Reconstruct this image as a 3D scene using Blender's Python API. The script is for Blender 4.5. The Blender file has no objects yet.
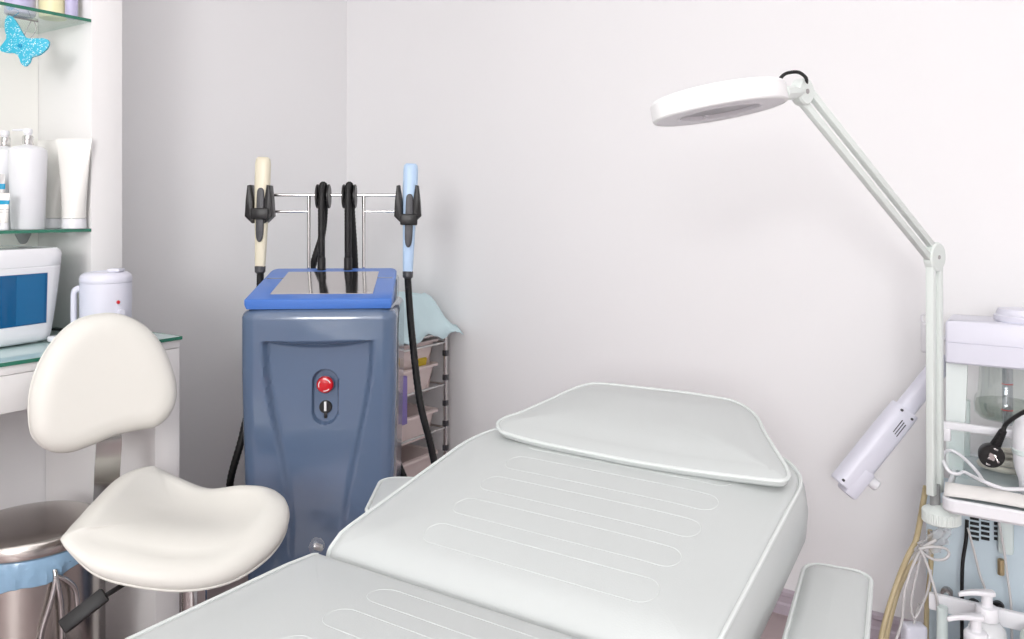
import bpy, bmesh, math, random
from mathutils import Vector, Matrix, noise
random.seed(7)
SC = bpy.context.scene
COL = SC.collection
PI = math.pi
def R(a): return math.radians(a)

# ------------------------------------------------------------------ camera
F = 820.0                       # focal length in pixels of a 1024 px wide frame
YAW = R(33.2)
EYE = 1.2
CX, HZ = 512.0, 207.0
cs, sn = math.cos(YAW), math.sin(YAW)
cam_d = bpy.data.cameras.new('camera')
cam = bpy.data.objects.new('camera', cam_d)
COL.objects.link(cam)
cam.location = (0, 0, EYE)
cam.rotation_euler = (PI/2, 0, YAW)
cam_d.sensor_width = 36
cam_d.lens = F/1024*36
cam_d.shift_y = -(319.5-HZ)/1024
cam_d.clip_start = 0.02
SC.camera = cam

def P(u, v, d=None, x=None, y=None, z=None):
    """room point seen at a measured position, on a known plane of the room"""
    a = (u-CX)/F
    kx = a*cs-sn
    ky = a*sn+cs
    kz = -(v-HZ)/F
    if x is not None: d = x/kx
    elif y is not None: d = y/ky
    elif z is not None: d = (z-EYE)/kz
    return Vector((kx*d, ky*d, EYE+kz*d))

# ------------------------------------------------------------------ materials
MATS = {}
def mat(name, col, rough=.5, metal=0., spec=.5, coat=0., trans=0., ior=1.45, bump=0., bscale=60, alpha=1.,
        emit=None, var=0., vscale=8, sss=0.):
    if name in MATS: return MATS[name]
    m = bpy.data.materials.new(name)
    m.use_nodes = True
    nt = m.node_tree
    b = nt.nodes['Principled BSDF']
    b.inputs['Base Color'].default_value = (*col, 1)
    b.inputs['Roughness'].default_value = rough
    b.inputs['Metallic'].default_value = metal
    b.inputs['Specular IOR Level'].default_value = spec
    b.inputs['Coat Weight'].default_value = coat
    b.inputs['Coat Roughness'].default_value = .08
    b.inputs['Transmission Weight'].default_value = trans
    b.inputs['IOR'].default_value = ior
    b.inputs['Alpha'].default_value = alpha
    if emit:
        b.inputs['Emission Color'].default_value = (*emit[0], 1)
        b.inputs['Emission Strength'].default_value = emit[1]
    tc = nt.nodes.new('ShaderNodeTexCoord')
    if bump or var:
        n = nt.nodes.new('ShaderNodeTexNoise')
        n.inputs['Scale'].default_value = bscale
        n.inputs['Detail'].default_value = 4
        nt.links.new(tc.outputs['Object'], n.inputs['Vector'])
        if bump:
            bp = nt.nodes.new('ShaderNodeBump')
            bp.inputs['Strength'].default_value = bump
            bp.inputs['Distance'].default_value = .002
            nt.links.new(n.outputs['Fac'], bp.inputs['Height'])
            nt.links.new(bp.outputs['Normal'], b.inputs['Normal'])
        if var:
            n2 = nt.nodes.new('ShaderNodeTexNoise')
            n2.inputs['Scale'].default_value = vscale
            nt.links.new(tc.outputs['Object'], n2.inputs['Vector'])
            mx = nt.nodes.new('ShaderNodeMix')
            mx.data_type = 'RGBA'
            mx.inputs[6].default_value = (*[c*(1-var) for c in col], 1)
            mx.inputs[7].default_value = (*[min(1, c*(1+var)) for c in col], 1)
            nt.links.new(n2.outputs['Fac'], mx.inputs[0])
            nt.links.new(mx.outputs[2], b.inputs['Base Color'])
    MATS[name] = m
    return m

def glass_mat(name, tint, gloss=.08, rough=.02, alpha=None):
    """thin clear glass or plastic: mostly see-through, a little gloss"""
    if name in MATS: return MATS[name]
    m = bpy.data.materials.new(name)
    m.use_nodes = True
    nt = m.node_tree
    nt.nodes.remove(nt.nodes['Principled BSDF'])
    out = nt.nodes['Material Output']
    tr = nt.nodes.new('ShaderNodeBsdfTransparent')
    tr.inputs[0].default_value = (*tint, 1)
    gl = nt.nodes.new('ShaderNodeBsdfGlossy')
    gl.inputs['Roughness'].default_value = rough
    fr = nt.nodes.new('ShaderNodeFresnel')
    fr.inputs['IOR'].default_value = 1.45
    ad = nt.nodes.new('ShaderNodeMath')
    ad.operation = 'ADD'
    ad.inputs[1].default_value = gloss
    nt.links.new(fr.outputs[0], ad.inputs[0])
    mx = nt.nodes.new('ShaderNodeMixShader')
    ge = nt.nodes.new('ShaderNodeNewGeometry')
    iv = nt.nodes.new('ShaderNodeMath')
    iv.operation = 'SUBTRACT'
    iv.inputs[0].default_value = 1
    nt.links.new(ge.outputs['Backfacing'], iv.inputs[1])
    mu = nt.nodes.new('ShaderNodeMath')
    mu.operation = 'MULTIPLY'
    nt.links.new(ad.outputs[0], mu.inputs[0])
    nt.links.new(iv.outputs[0], mu.inputs[1])
    nt.links.new(mu.outputs[0], mx.inputs[0])
    nt.links.new(tr.outputs[0], mx.inputs[1])
    nt.links.new(gl.outputs[0], mx.inputs[2])
    nt.links.new(mx.outputs[0], out.inputs[0])
    MATS[name] = m
    return m

def S(r, g, b):                                # sRGB 0-255 to linear
    f = lambda c: (c/255/12.92) if c <= 10 else ((c/255+.055)/1.055)**2.4
    return (f(r), f(g), f(b))

M_WALL = mat('wall_paint', S(245, 244, 245), .75, bump=.08, bscale=260, spec=.2)
M_CEIL = mat('ceiling_paint', S(245, 245, 245), .85)
M_FLOOR = mat('floor_vinyl', S(178, 161, 162), .4, var=.12, vscale=5)
M_BASE = mat('baseboard_paint', S(186, 174, 184), .5)
M_LAM = mat('white_laminate', S(247, 245, 244), .35)
M_LAM2 = mat('cream_laminate', S(251, 249, 244), .45)
M_GLASS = glass_mat('shelf_glass', (.90, .96, .94), .04)
M_GEDGE = mat('glass_edge_green', S(54, 122, 100), .15)
M_GTOP = mat('frosted_glass_top', S(196, 222, 220), .12, coat=.5)
M_VINYL = mat('white_vinyl', S(198, 202, 201), .36, spec=.45, bump=.10, bscale=420)
M_PIPE = mat('white_piping', S(216, 221, 219), .35)
M_STITCH = mat('stitch_thread', S(203, 208, 206), .6)
M_CREAM = mat('cream_leatherette', S(228, 226, 219), .42, spec=.4, bump=.05, bscale=500)
M_CHROME = mat('chrome', (.66, .65, .64), .10, metal=1)
M_STEEL = mat('brushed_steel', (.60, .565, .53), .24, metal=1, bump=.04, bscale=90)
M_BLACK = mat('black_plastic', S(30, 29, 30), .38)
M_RUBBER = mat('black_rubber', S(24, 23, 24), .5)
M_DGREY = mat('dark_grey_plastic', S(72, 72, 76), .4)
M_BLUEGREY = mat('slate_blue_housing', S(90, 109, 137), .2, spec=.5, coat=.7)
M_BLUE = mat('bright_blue_cap', S(76, 124, 206), .3, coat=.2)
M_SCREEN = mat('screen_glass', (.60, .58, .57), .10, metal=1)
M_RED = mat('red_plastic', S(206, 16, 32), .28, coat=.3)
M_WHITEP = mat('white_plastic', S(240, 240, 244), .3)
M_WHITEM = mat('white_mark', S(245, 245, 245), .5)
M_LILACP = mat('cool_white_plastic', S(226, 226, 238), .32)
M_LAMP = mat('lamp_enamel', S(226, 233, 229), .3)
M_LAMPW = mat('lamp_white', S(246, 246, 246), .3)
M_DIFF = mat('lamp_diffuser', S(240, 238, 242), .45)
M_LENS = glass_mat('lens_glass', (.90, .91, .91), .06)
M_CREAMP = mat('cream_plastic', S(238, 230, 206), .35)
M_PALEBLUE = mat('pale_blue_plastic', S(188, 214, 242), .35)
M_LINER = mat('blue_bag_film', S(146, 180, 208), .18, bump=.8, bscale=45, var=.15, vscale=25)
M_PINKTRAY = mat('pink_tray_plastic', S(249, 232, 228), .35)
M_SHEET = mat('blue_nonwoven_sheet', S(218, 242, 247), .8, bump=.4, bscale=120)
M_PURPLE = mat('purple_card', S(138, 122, 190), .5)
M_YELLOWP = mat('yellow_pack', S(226, 196, 60), .5)
M_UVWIN = mat('blue_window', S(0, 88, 140), .06, coat=.5)
M_UVREFL = mat('blue_window_reflection', S(22, 104, 156), .2)
M_GREYTOP = mat('grey_tray', S(186, 186, 188), .12, coat=.6)
M_CYAN = mat('cyan_band', S(20, 156, 200), .4)
M_LAV = mat('lavender_plastic', S(196, 190, 222), .3)
M_YEL = mat('pale_yellow_plastic', S(240, 234, 190), .3)
M_TUBE = mat('pearl_tube', S(243, 241, 236), .25, coat=.4)
M_TAN = mat('tan_hose', S(190, 174, 138), .35)
M_BEIGE = mat('beige_hose', S(216, 208, 196), .35)
M_GREYT = mat('translucent_grey_tube', S(206, 204, 204), .25)
M_CABINET = mat('pale_blue_steel', S(204, 219, 228), .4)
M_MINT = mat('mint_panel', S(222, 234, 232), .35)
M_SLOT = mat('vent_dark', S(26, 28, 32), .7)
M_TOWEL = mat('paper_towel', S(228, 226, 223), .9, bump=.6, bscale=140)
M_GREENW = mat('green_pack', S(150, 200, 130), .5)
M_CLEAR = glass_mat('clear_plastic', (.93, .94, .95), .08, .1)
M_JAR = glass_mat('jar_glass', (.86, .89, .87), .10)
M_SOAP = mat('milky_bottle', S(222, 224, 226), .25, coat=.3)
M_BRASS = mat('brass', (.62, .48, .28), .3, metal=1)
M_METALD = mat('grey_metal', (.42, .40, .40), .3, metal=1)
M_SALMON = mat('red_line', S(190, 70, 70), .5)
M_CONE = mat('grey_bracket', S(150, 152, 152), .35)

def glitter():
    m = mat('blue_glitter', S(64, 188, 218), .35)
    nt = m.node_tree
    b = nt.nodes['Principled BSDF']
    tc = nt.nodes.new('ShaderNodeTexCoord')
    vo = nt.nodes.new('ShaderNodeTexVoronoi')
    vo.inputs['Scale'].default_value = 560
    cr = nt.nodes.new('ShaderNodeValToRGB')
    cr.color_ramp.elements[0].position = .90
    cr.color_ramp.elements[0].color = (*S(64, 188, 218), 1)
    cr.color_ramp.elements[1].position = .86
    cr.color_ramp.elements[1].color = (*S(225, 246, 250), 1)
    sep = nt.nodes.new('ShaderNodeSeparateColor')
    nt.links.new(tc.outputs['Object'], vo.inputs['Vector'])
    nt.links.new(vo.outputs['Color'], sep.inputs[0])
    nt.links.new(sep.outputs[0], cr.inputs[0])
    nt.links.new(cr.outputs[0], b.inputs['Base Color'])
    return m
M_GLIT = glitter()

# ------------------------------------------------------------------ mesh helpers
class MB:
    def __init__(s): s.bm = bmesh.new()
    def _place(s, verts, M):
        if M is not None:
            for v in verts: v.co = M @ v.co
    def box(s, c, d, bevel=0., seg=2, M=None):
        r = bmesh.ops.create_cube(s.bm, size=1)
        vs = r['verts']
        for v in vs: v.co = Vector((v.co.x*d[0]+c[0], v.co.y*d[1]+c[1], v.co.z*d[2]+c[2]))
        if bevel > 0:
            es = list({e for v in vs for e in v.link_edges})
            g = bmesh.ops.bevel(s.bm, geom=es, offset=bevel, segments=seg, affect='EDGES', profile=.5)
            vs = list({v for v in g['verts']} | {v for f in g['faces'] for v in f.verts} | {v for v in vs if v.is_valid})
            # every vertex linked to the box
            seen = set(vs); st = list(vs)
            while st:
                v = st.pop()
                for e in v.link_edges:
                    o = e.other_vert(v)
                    if o not in seen: seen.add(o); st.append(o)
            vs = list(seen)
        s._place(vs, M)
        return s
    def ring_loft(s, rings, cap0=True, cap1=True, closed=False, M=None):
        vr = []
        for rg in rings:
            if len(rg) == 1: vr.append([s.bm.verts.new(rg[0])])
            else: vr.append([s.bm.verts.new(p) for p in rg])
        pairs = list(zip(vr[:-1], vr[1:]))
        if closed: pairs.append((vr[-1], vr[0]))
        for a, b in pairs:
            n = max(len(a), len(b))
            for i in range(n):
                j = (i+1) % n
                if len(a) == 1: f = (a[0], b[j], b[i])
                elif len(b) == 1: f = (a[i], a[j], b[0])
                else: f = (a[i], a[j], b[j], b[i])
                try: s.bm.faces.new(f)
                except ValueError: pass
        if not closed:
            if cap0 and len(vr[0]) > 2: s.bm.faces.new(list(reversed(vr[0])))
            if cap1 and len(vr[-1]) > 2: s.bm.faces.new(vr[-1])
        s._place([v for r_ in vr for v in r_], M)
        return s
    def lathe(s, prof, c=(0, 0, 0), n=32, M=None):
        rings = []
        for r, z in prof:
            if r < 1e-6: rings.append([Vector((c[0], c[1], c[2]+z))])
            else: rings.append([Vector((c[0]+r*math.cos(2*PI*i/n), c[1]+r*math.sin(2*PI*i/n), c[2]+z)) for i in range(n)])
        return s.ring_loft(rings, M=M)
    def cyl(s, a, b, r, n=20, r2=None, bev=0.):
        a, b = Vector(a), Vector(b)
        L = (b-a).length
        q = Vector((0, 0, 1)).rotation_difference((b-a).normalized()).to_matrix().to_4x4()
        M = Matrix.Translation(a) @ q
        r2 = r if r2 is None else r2
        if bev: pr = [(0, 0), (r-bev, 0), (r, bev), (r2, L-bev), (r2-bev, L), (0, L)]
        else: pr = [(0, 0), (r, 0), (r2, L), (0, L)]
        return s.lathe(pr, n=n, M=M)
    def tube(s, pts, r, n=10, closed=False, smooth=0, ridge=0., rfun=None):
        pts = [Vector(p) for p in pts]
        if smooth: pts = spline(pts, smooth, closed)
        N = len(pts)
        tan = []
        for i in range(N):
            if closed: t = pts[(i+1) % N]-pts[i-1]
            else: t = pts[min(i+1, N-1)]-pts[max(i-1, 0)]
            tan.append(t.normalized())
        up = Vector((0, 0, 1)) if abs(tan[0].z) < .9 else Vector((1, 0, 0))
        nrm = (up-tan[0]*up.dot(tan[0])).normalized()
        rings = []
        for i in range(N):
            nrm = (nrm-tan[i]*nrm.dot(tan[i])).normalized()
            bi = tan[i].cross(nrm)
            rr = rfun(i/(N-1)) if rfun else r
            if ridge and i % 2: rr *= 1-ridge
            rings.append([pts[i]+(nrm*math.cos(2*PI*k/n)+bi*math.sin(2*PI*k/n))*rr for k in range(n)])
        return s.ring_loft(rings, closed=closed)
    def prism(s, pts, z0, z1, bevel=0., seg=2, M=None):
        """outline in xy raised from z0 to z1, edges rounded by insetting"""
        if bevel:
            prof = [(bevel*(1-math.sin(t)), bevel*(1-math.cos(t))) for t in [PI/2*k/seg for k in range(seg+1)]]
            rings = [[Vector((p.x, p.y, z0+dz)) for p in inset(pts, ins)] for ins, dz in prof]
            rings += [[Vector((p.x, p.y, z1-dz)) for p in inset(pts, ins)] for ins, dz in reversed(prof)]
        else:
            rings = [[Vector((p[0], p[1], z)) for p in pts] for z in (z0, z1)]
        return s.ring_loft(rings, M=M)
    def cushion(s, pts, prof, dome=None, steps=(.92, .8, .6, .4, .2), bottom=True, warp=None, tid=0):
        """prof: list of (inset, z) from top edge outwards and down to the bottom; dome(x, y) swells the top"""
        rings = []
        top = tidy(inset(pts, prof[0][0]), tid)
        c = sum(top, Vector((0, 0)))/len(top)
        f = dome if dome else (lambda x, y: 0.)
        rings.append([Vector((c.x, c.y, prof[0][1]+f(c.x, c.y)))])
        for k in reversed(steps):
            rings.append([Vector(((p-c).x*k+c.x, (p-c).y*k+c.y, prof[0][1]+f((p-c).x*k+c.x, (p-c).y*k+c.y))) for p in top])
        for ins, z in prof:
            rings.append([Vector((p.x, p.y, z)) for p in (tidy(inset(pts, ins), tid if ins > .012 and z > prof[-1][1]+.02 else 0) if ins != prof[0][0] else top)])
        if warp:
            rings = [[warp(p) for p in r] for r in rings]
        s.ring_loft(rings, cap1=bottom)
        return s
    def build(s, name, m, parent=None, root=None, smooth=True, ang=38, world=False):
        bm = s.bm
        bmesh.ops.recalc_face_normals(bm, faces=bm.faces)
        rt = parent
        while rt is not None and rt.parent is not None: rt = rt.parent
        if world and rt is not None:
            Mi = (Matrix.Translation(rt.location) @ rt.rotation_euler.to_matrix().to_4x4()).inverted()
            bmesh.ops.transform(bm, matrix=Mi, verts=bm.verts)
        if smooth:
            for f in bm.faces: f.smooth = True
            for e in bm.edges:
                if len(e.link_faces) == 2 and e.calc_face_angle(0) > R(ang): e.smooth = False
        me = bpy.data.meshes.new(name)
        bm.to_mesh(me); bm.free()
        me.materials.append(m)
        o = bpy.data.objects.new(name, me)
        COL.objects.link(o)
        if parent is not None: o.parent = parent
        return o

def spline(pts, k, closed=False):
    out = []
    N = len(pts)
    rng = N if closed else N-1
    for i in range(rng):
        if closed: p0, p1, p2, p3 = pts[i-1], pts[i], pts[(i+1) % N], pts[(i+2) % N]
        else: p0, p1, p2, p3 = pts[max(i-1, 0)], pts[i], pts[i+1], pts[min(i+2, N-1)]
        for j in range(k):
            t = j/k
            out.append(.5*((2*p1)+(p2-p0)*t+(2*p0-5*p1+4*p2-p3)*t*t+(3*p1-p0-3*p2+p3)*t**3))
    if not closed: out.append(pts[-1].copy())
    return out

def tidy(ring, k):
    N = len(ring)
    for _ in range(k): ring = [(ring[i-1]+ring[i]*2+ring[(i+1) % N])/4 for i in range(N)]
    return ring

def inset(pts, d):
    pts = [Vector((p[0], p[1])) for p in pts]
    N = len(pts)
    area = sum(pts[i].x*pts[(i+1) % N].y-pts[(i+1) % N].x*pts[i].y for i in range(N))
    sg = 1 if area > 0 else -1
    out = []
    for i in range(N):
        t = (pts[(i+1) % N]-pts[i-1])
        if t.length < 1e-9: out.append(pts[i].copy()); continue
        t.normalize()
        out.append(pts[i]+Vector((-t.y, t.x))*sg*d)
    return out

def rrect(x0, x1, y0, y1, r, n=6, sub=6):
    """rounded rectangle, counter-clockwise; r may be four radii (x0y0, x1y0, x1y1, x0y1)"""
    if not isinstance(r, (tuple, list)): r = (r,)*4
    out = []
    cor = [((x0, y0), PI, r[0], 1, 1), ((x1, y0), 1.5*PI, r[1], -1, 1), ((x1, y1), 0, r[2], -1, -1), ((x0, y1), .5*PI, r[3], 1, -1)]
    for (cx, cy), a0, rr, sx, sy in cor:
        ox, oy = cx+sx*rr, cy+sy*rr
        for k in range(n+1):
            a = a0+PI/2*k/n
            out.append(Vector((ox+rr*math.cos(a), oy+rr*math.sin(a))))
    res = []
    for i, p in enumerate(out):
        q = out[(i+1) % len(out)]
        res.append(p)
        if (q-p).length > .03:
            for k in range(1, sub): res.append(p.lerp(q, k/sub))
    return res

def circle(cx, cy, r, n=32):
    return [Vector((cx+r*math.cos(2*PI*i/n), cy+r*math.sin(2*PI*i/n))) for i in range(n)]

def frame(o, xa, ya):
    """matrix with given origin and local x, y directions"""
    xa = Vector(xa).normalized(); ya = Vector(ya)
    za = xa.cross(ya).normalized(); ya = za.cross(xa)
    M = Matrix((xa, ya, za)).transposed().to_4x4()
    M.translation = Vector(o)
    return M

def thing(name, label, cat, loc=(0, 0, 0), rz=0., group=None):
    o = bpy.data.objects.new(name, None)
    COL.objects.link(o)
    o.empty_display_size = .05
    o.location = loc
    o.rotation_euler = (0, 0, rz)
    return tag(o, label, cat, group)
def tag(o, label, cat, group=None):
    o['label'] = label; o['category'] = cat
    if group: o['group'] = group
    return o
def struct(name, mb, m, parent=None, smooth=False):
    o = mb.build(name, m, parent, smooth=smooth)
    if parent is None: o['kind'] = 'structure'
    return o
def lab(o, t): o['label'] = t; return o
def dup(src, loc, rz, label, group=None):
    r = src.copy(); COL.objects.link(r); r.location = loc; r.rotation_euler = (0, 0, rz)
    r['label'] = label
    if group: r['group'] = group
    for ch in list(src.children):
        c = ch.copy(); COL.objects.link(c); c.parent = r
        for g in list(ch.children):
            d = g.copy(); COL.objects.link(d); d.parent = c
    return r

# ------------------------------------------------------------------ room
XL, YB, XR, YF, HC = -2.436, 2.47, 1.5, -3.0, 2.7
T = .12
struct('floor', MB().box(((XL+XR)/2, (YF+YB)/2, -.05), (XR-XL+2*T, YB-YF+2*T, .1)), M_FLOOR)
struct('ceiling', MB().box(((XL+XR)/2, (YF+YB)/2, HC+.05), (XR-XL+2*T, YB-YF+2*T, .1)), M_CEIL)
struct('wall_left', MB().box((XL-T/2, (YF+YB)/2, HC/2), (T, YB-YF+2*T, HC)), M_WALL)
struct('wall_back', MB().box(((XL+XR)/2, YB+T/2, HC/2), (XR-XL, T, HC)), M_WALL)
struct('wall_right', MB().box((XR+T/2, (YF+YB)/2, HC/2), (T, YB-YF+2*T, HC)), M_WALL)
struct('wall_front', MB().box(((XL+XR)/2, YF-T/2, HC/2), (XR-XL, T, HC)), M_WALL)
def skirting(name, a, b, nrm):
    a, b, nrm = Vector(a), Vector(b), Vector(nrm)
    prof = [(0, 0), (.014, 0), (.014, .028), (.009, .034), (.009, .052), (.012, .056), (.012, .066), (.004, .072), (0, .072)]
    rings = [[p+nrm*x+Vector((0, 0, z)) for x, z in prof] for p in (a, b)]
    struct(name, MB().ring_loft(rings), M_BASE)
skirting('baseboard_back', (XL, YB, 0), (XR, YB, 0), (0, -1, 0))
skirting('baseboard_left', (XL, 1.33, 0), (XL, YB-.014, 0), (1, 0, 0))

# ------------------------------------------------------------------ desk and shelf unit
DZ = .862
DX, DY1, DY0 = -1.9, 1.321, .15
desk = thing('desk', 'white laminate desk along the left wall with a green glass top', 'desk', ((DX+XL)/2, .75, 0))
MB().box(((DX+XL)/2+.004, (DY0+DY1)/2, DZ-.008-.0105), (DX-XL-.01, DY1-DY0-.004, .021), .002).build('desk_board', M_LAM, desk, world=True)
g = MB().box(((DX+XL)/2+.004, (DY0+DY1)/2, DZ-.004), (DX-XL-.012, DY1-DY0, .008), .001).build('glass_top', M_GTOP, desk, world=True)
lab(g, 'pale green glass sheet on the desk')
MB().box((DX+.004, (DY0+DY1)/2, DZ-.004), (.003, DY1-DY0, .0085)).box(((DX+XL)/2+.006, DY1+.0018, DZ-.004), (DX-XL-.008, .003, .0085)).build('glass_edge', M_GEDGE, g, world=True)
MB().box((DX-.012, (DY0+DY1-.075)/2-.001, DZ-.029-.042), (.022, DY1-DY0-.079, .082), .002).build('front_apron', M_LAM, desk, world=True)
MB().box(((DX-2.13)/2, DY1-.037, (DZ-.03)/2), (DX+2.13-.004, .070, DZ-.030), .002).build('side_panel', M_LAM, desk, world=True)
MB().box(((XL-2.15)/2, DY1-.037, (DZ-.03)/2), (2.15-2.436+.57-.006, .072, DZ-.030), .002).build('side_panel', M_LAM, desk, world=True)
MB().box(((DX+XL)/2, DY0+.03, (DZ-.03)/2), (DX-XL-.01, .05, DZ-.03), .002).build('side_panel', M_LAM, desk, world=True)

SX, SY1 = -2.15, 1.224
unit = thing('shelf_unit', 'tall white open shelving niche with glass shelves above the desk', 'shelf', ((SX+XL)/2, .7, DZ))
MB().box(((SX+XL)/2, (SY1+1.312)/2, (DZ+2.55)/2+.001), (SX-XL-.002, 1.312-SY1, 2.55-DZ), .0015).build('side_panel', M_LAM, unit, world=True)
MB().box(((SX+XL)/2, .19, (DZ+2.55)/2+.001), (SX-XL-.002, .08, 2.55-DZ), .0015).build('side_panel', M_LAM, unit, world=True)
MB().box((XL+.006, (.23+SY1)/2, (DZ+2.55)/2+.001), (.010, SY1-.23-.001, 2.55-DZ), 0).build('back_panel', M_LAM2, unit, world=True)
MB().box(((SX+XL)/2, (.15+1.312)/2, 2.57), (SX-XL-.002, 1.312-.15, .035), .0015).build('top_board', M_LAM, unit, world=True)
def glass_shelf(z):
    o = MB().box(((SX-.003+XL+.012)/2, (.231+SY1-.001)/2, z), (SX-.003-XL-.012, SY1-.232, .008)).build('glass_shelf', M_GLASS, unit, world=True)
    MB().box((SX-.001, (.231+SY1-.001)/2, z), (.003, SY1-.232, .0082)).build('shelf_edge', M_GEDGE, o, world=True)
    return o
Z1, Z2 = 1.138, 1.700
s1 = glass_shelf(Z1); s2 = glass_shelf(Z2)
def bracket(sh, u, v0, x, z):
    p = P(u, v0, x=x)
    MB().lathe([(0, 0), (.020, 0), (.019, -.006), (.010, -.026), (.006, -.030), (0, -.031)], (x, p.y, z-.0045), 20).build('shelf_bracket', M_CONE, sh, world=True)
bracket(s1, 23, 240, -2.26, Z1)
# thin wire support below the top shelf
MB().tube([(-2.25, 1.06, Z2-.0065), (-2.25, 1.135, Z2-.0065)], .0022, 8).tube([(-2.25, 1.125, Z2-.007), (-2.25, 1.13, Z2-.03), (-2.25, 1.112, Z2-.06), (-2.25, 1.105, Z2-.075)], .0012, 6, smooth=5).tube([(-2.25, 1.118, Z2-.007), (-2.25, 1.10, Z2-.05), (-2.25, 1.105, Z2-.075)], .0012, 6, smooth=5).build('wire_hook', M_METALD, s2, world=True)

# --- bottles on the middle shelf
SZ = Z1+.0045
def pump_bottle(loc, rz, label, grp=None):
    t = thing('pump_bottle', label, 'bottle', loc, rz, grp)
    MB().lathe([(0, 0), (.036, 0), (.0385, .003), (.0445, .175), (.0455, .195), (.043, .206), (.034, .213), (.017, .217), (.012, .218), (.012, .221), (0, .221)], n=40).build('body', M_WHITEP, t)
    lab(MB().lathe([(0, .219), (.0125, .219), (.0128, .221), (.0128, .240), (.011, .243), (0, .243)], n=28).build('collar', M_CHROME, t), 'silver pump collar')
    MB().lathe([(0, .241), (.0085, .241), (.0085, .246), (.0105, .248), (.0105, .258), (.0095, .2605), (0, .261)], n=24).box((-.026, 0, .2575), (.036, .008, .006), .002).build('pump_head', M_WHITEP, t)
    return t
p1 = P(28, 225, x=-2.215)
b1 = pump_bottle((p1.x, p1.y, SZ), R(25), 'white pump bottle at the front of the middle shelf, beside the tubes', 'pump bottles on the middle shelf')
p2 = P(5, 225, x=-2.325)
dup(b1, (p2.x, p2.y, SZ), R(20), 'white pump bottle half cut off, behind the front pump bottle', 'pump bottles on the middle shelf')

def squeeze_tube(loc, rz, label, h=.240, w=.047, r=.030, cap=.027, body=M_TUBE, capm=M_WHITEP, grp=None, band=None):
    t = thing('squeeze_tube', label, 'tube', loc, rz, grp)
    def sec(z, a, b, n=36): return [Vector((a*math.cos(2*PI*i/n), b*math.sin(2*PI*i/n), z)) for i in range(n)]
    MB().lathe([(0, 0), (r-.002, 0), (r, .002), (r-.001, cap-.001), (r-.003, cap), (0, cap)], n=36).build('cap', capm, t)
    rings = []
    for k in range(13):
        f = k/12
        e = f**1.3
        rings.append(sec(cap+.0005+(h-cap-.012)*f, (r-.001)*(1-e)+w*e, (r-.001)*(1-e)+.0022*e))
    rings.append(sec(h-.004, w, .0016)); rings.append(sec(h, w, .0016))
    MB().ring_loft(rings).build('body', body, t)
    if band:
        z0, z1, bm_ = band
        def at(z):
            f = (z-cap-.0005)/(h-cap-.012); e = f**1.3
            return sec(z, (r-.001)*(1-e)+w*e+.0005, (r-.001)*(1-e)+.0022*e+.0005)
        lab(MB().ring_loft([at(z0+(z1-z0)*k/3) for k in range(4)], False, False).build('band', bm_, t), 'blue printed band')
        MB().ring_loft([at(z0-.014), at(z0-.0115)], False, False).ring_loft([at(z0-.020), at(z0-.0185)], False, False).build('text_line', M_GREYT, t)
    return t
p = P(74, 227, x=-2.172)
t1 = squeeze_tube((p.x, p.y, SZ), R(33), 'pearl white squeeze tube standing on its cap at the shelf end, nearest the side panel', grp='white squeeze tubes on the middle shelf')
p = P(53, 226, x=-2.272)
dup(t1, (p.x, p.y, SZ), R(25), 'pearl white squeeze tube standing behind, between the pump bottle and front tube', 'white squeeze tubes on the middle shelf')
p = P(4, 230, x=-2.172)
squeeze_tube((p.x, p.y, SZ), R(35), 'small white tube with blue band standing at the front edge of the shelf', h=.092, w=.014, r=.0105, cap=.018, band=(.064, .074, M_CYAN))
p = P(-1, 230, x=-2.245)
squeeze_tube((p.x, p.y, SZ), R(35), 'taller grey and blue banded tube standing behind the small blue banded tube', h=.142, w=.016, r=.013, cap=.02, body=M_GREYT, band=(.103, .117, M_CYAN))

# --- things on the top shelf, cut off by the frame
TZ = Z2+.0045
def jar(name, loc, label, body, capm, r, h):
    t = thing(name, label, 'bottle', loc)
    MB().lathe([(0, 0), (r-.003, 0), (r, .003), (r, h-.012), (r-.01, h), (r*.5, h+.003), (0, h+.003)], n=36).build('body', body, t)
    MB().lathe([(0, h+.003), (r*.55, h+.003), (r*.55, h+.03), (r*.5, h+.034), (0, h+.034)], n=28).build('cap', capm, t)
    return t
p = P(53, 12, x=-2.235); jar('lotion_bottle', (p.x, p.y, TZ), 'pale yellow bottle on the top glass shelf, cut off by the frame', M_YEL, M_WHITEP, .034, .16)
p = P(20, 12, x=-2.27); jar('lotion_bottle', (p.x, p.y, TZ), 'lavender bottle on the top glass shelf, left of the yellow bottle', M_LAV, M_WHITEP, .036, .17)
p = P(71.5, 12, x=-2.19); jar('lotion_bottle', (p.x, p.y, TZ), 'slim lilac bottle on the top shelf to the right of the yellow bottle', M_LAV, M_WHITEP, .016, .13)

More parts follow.
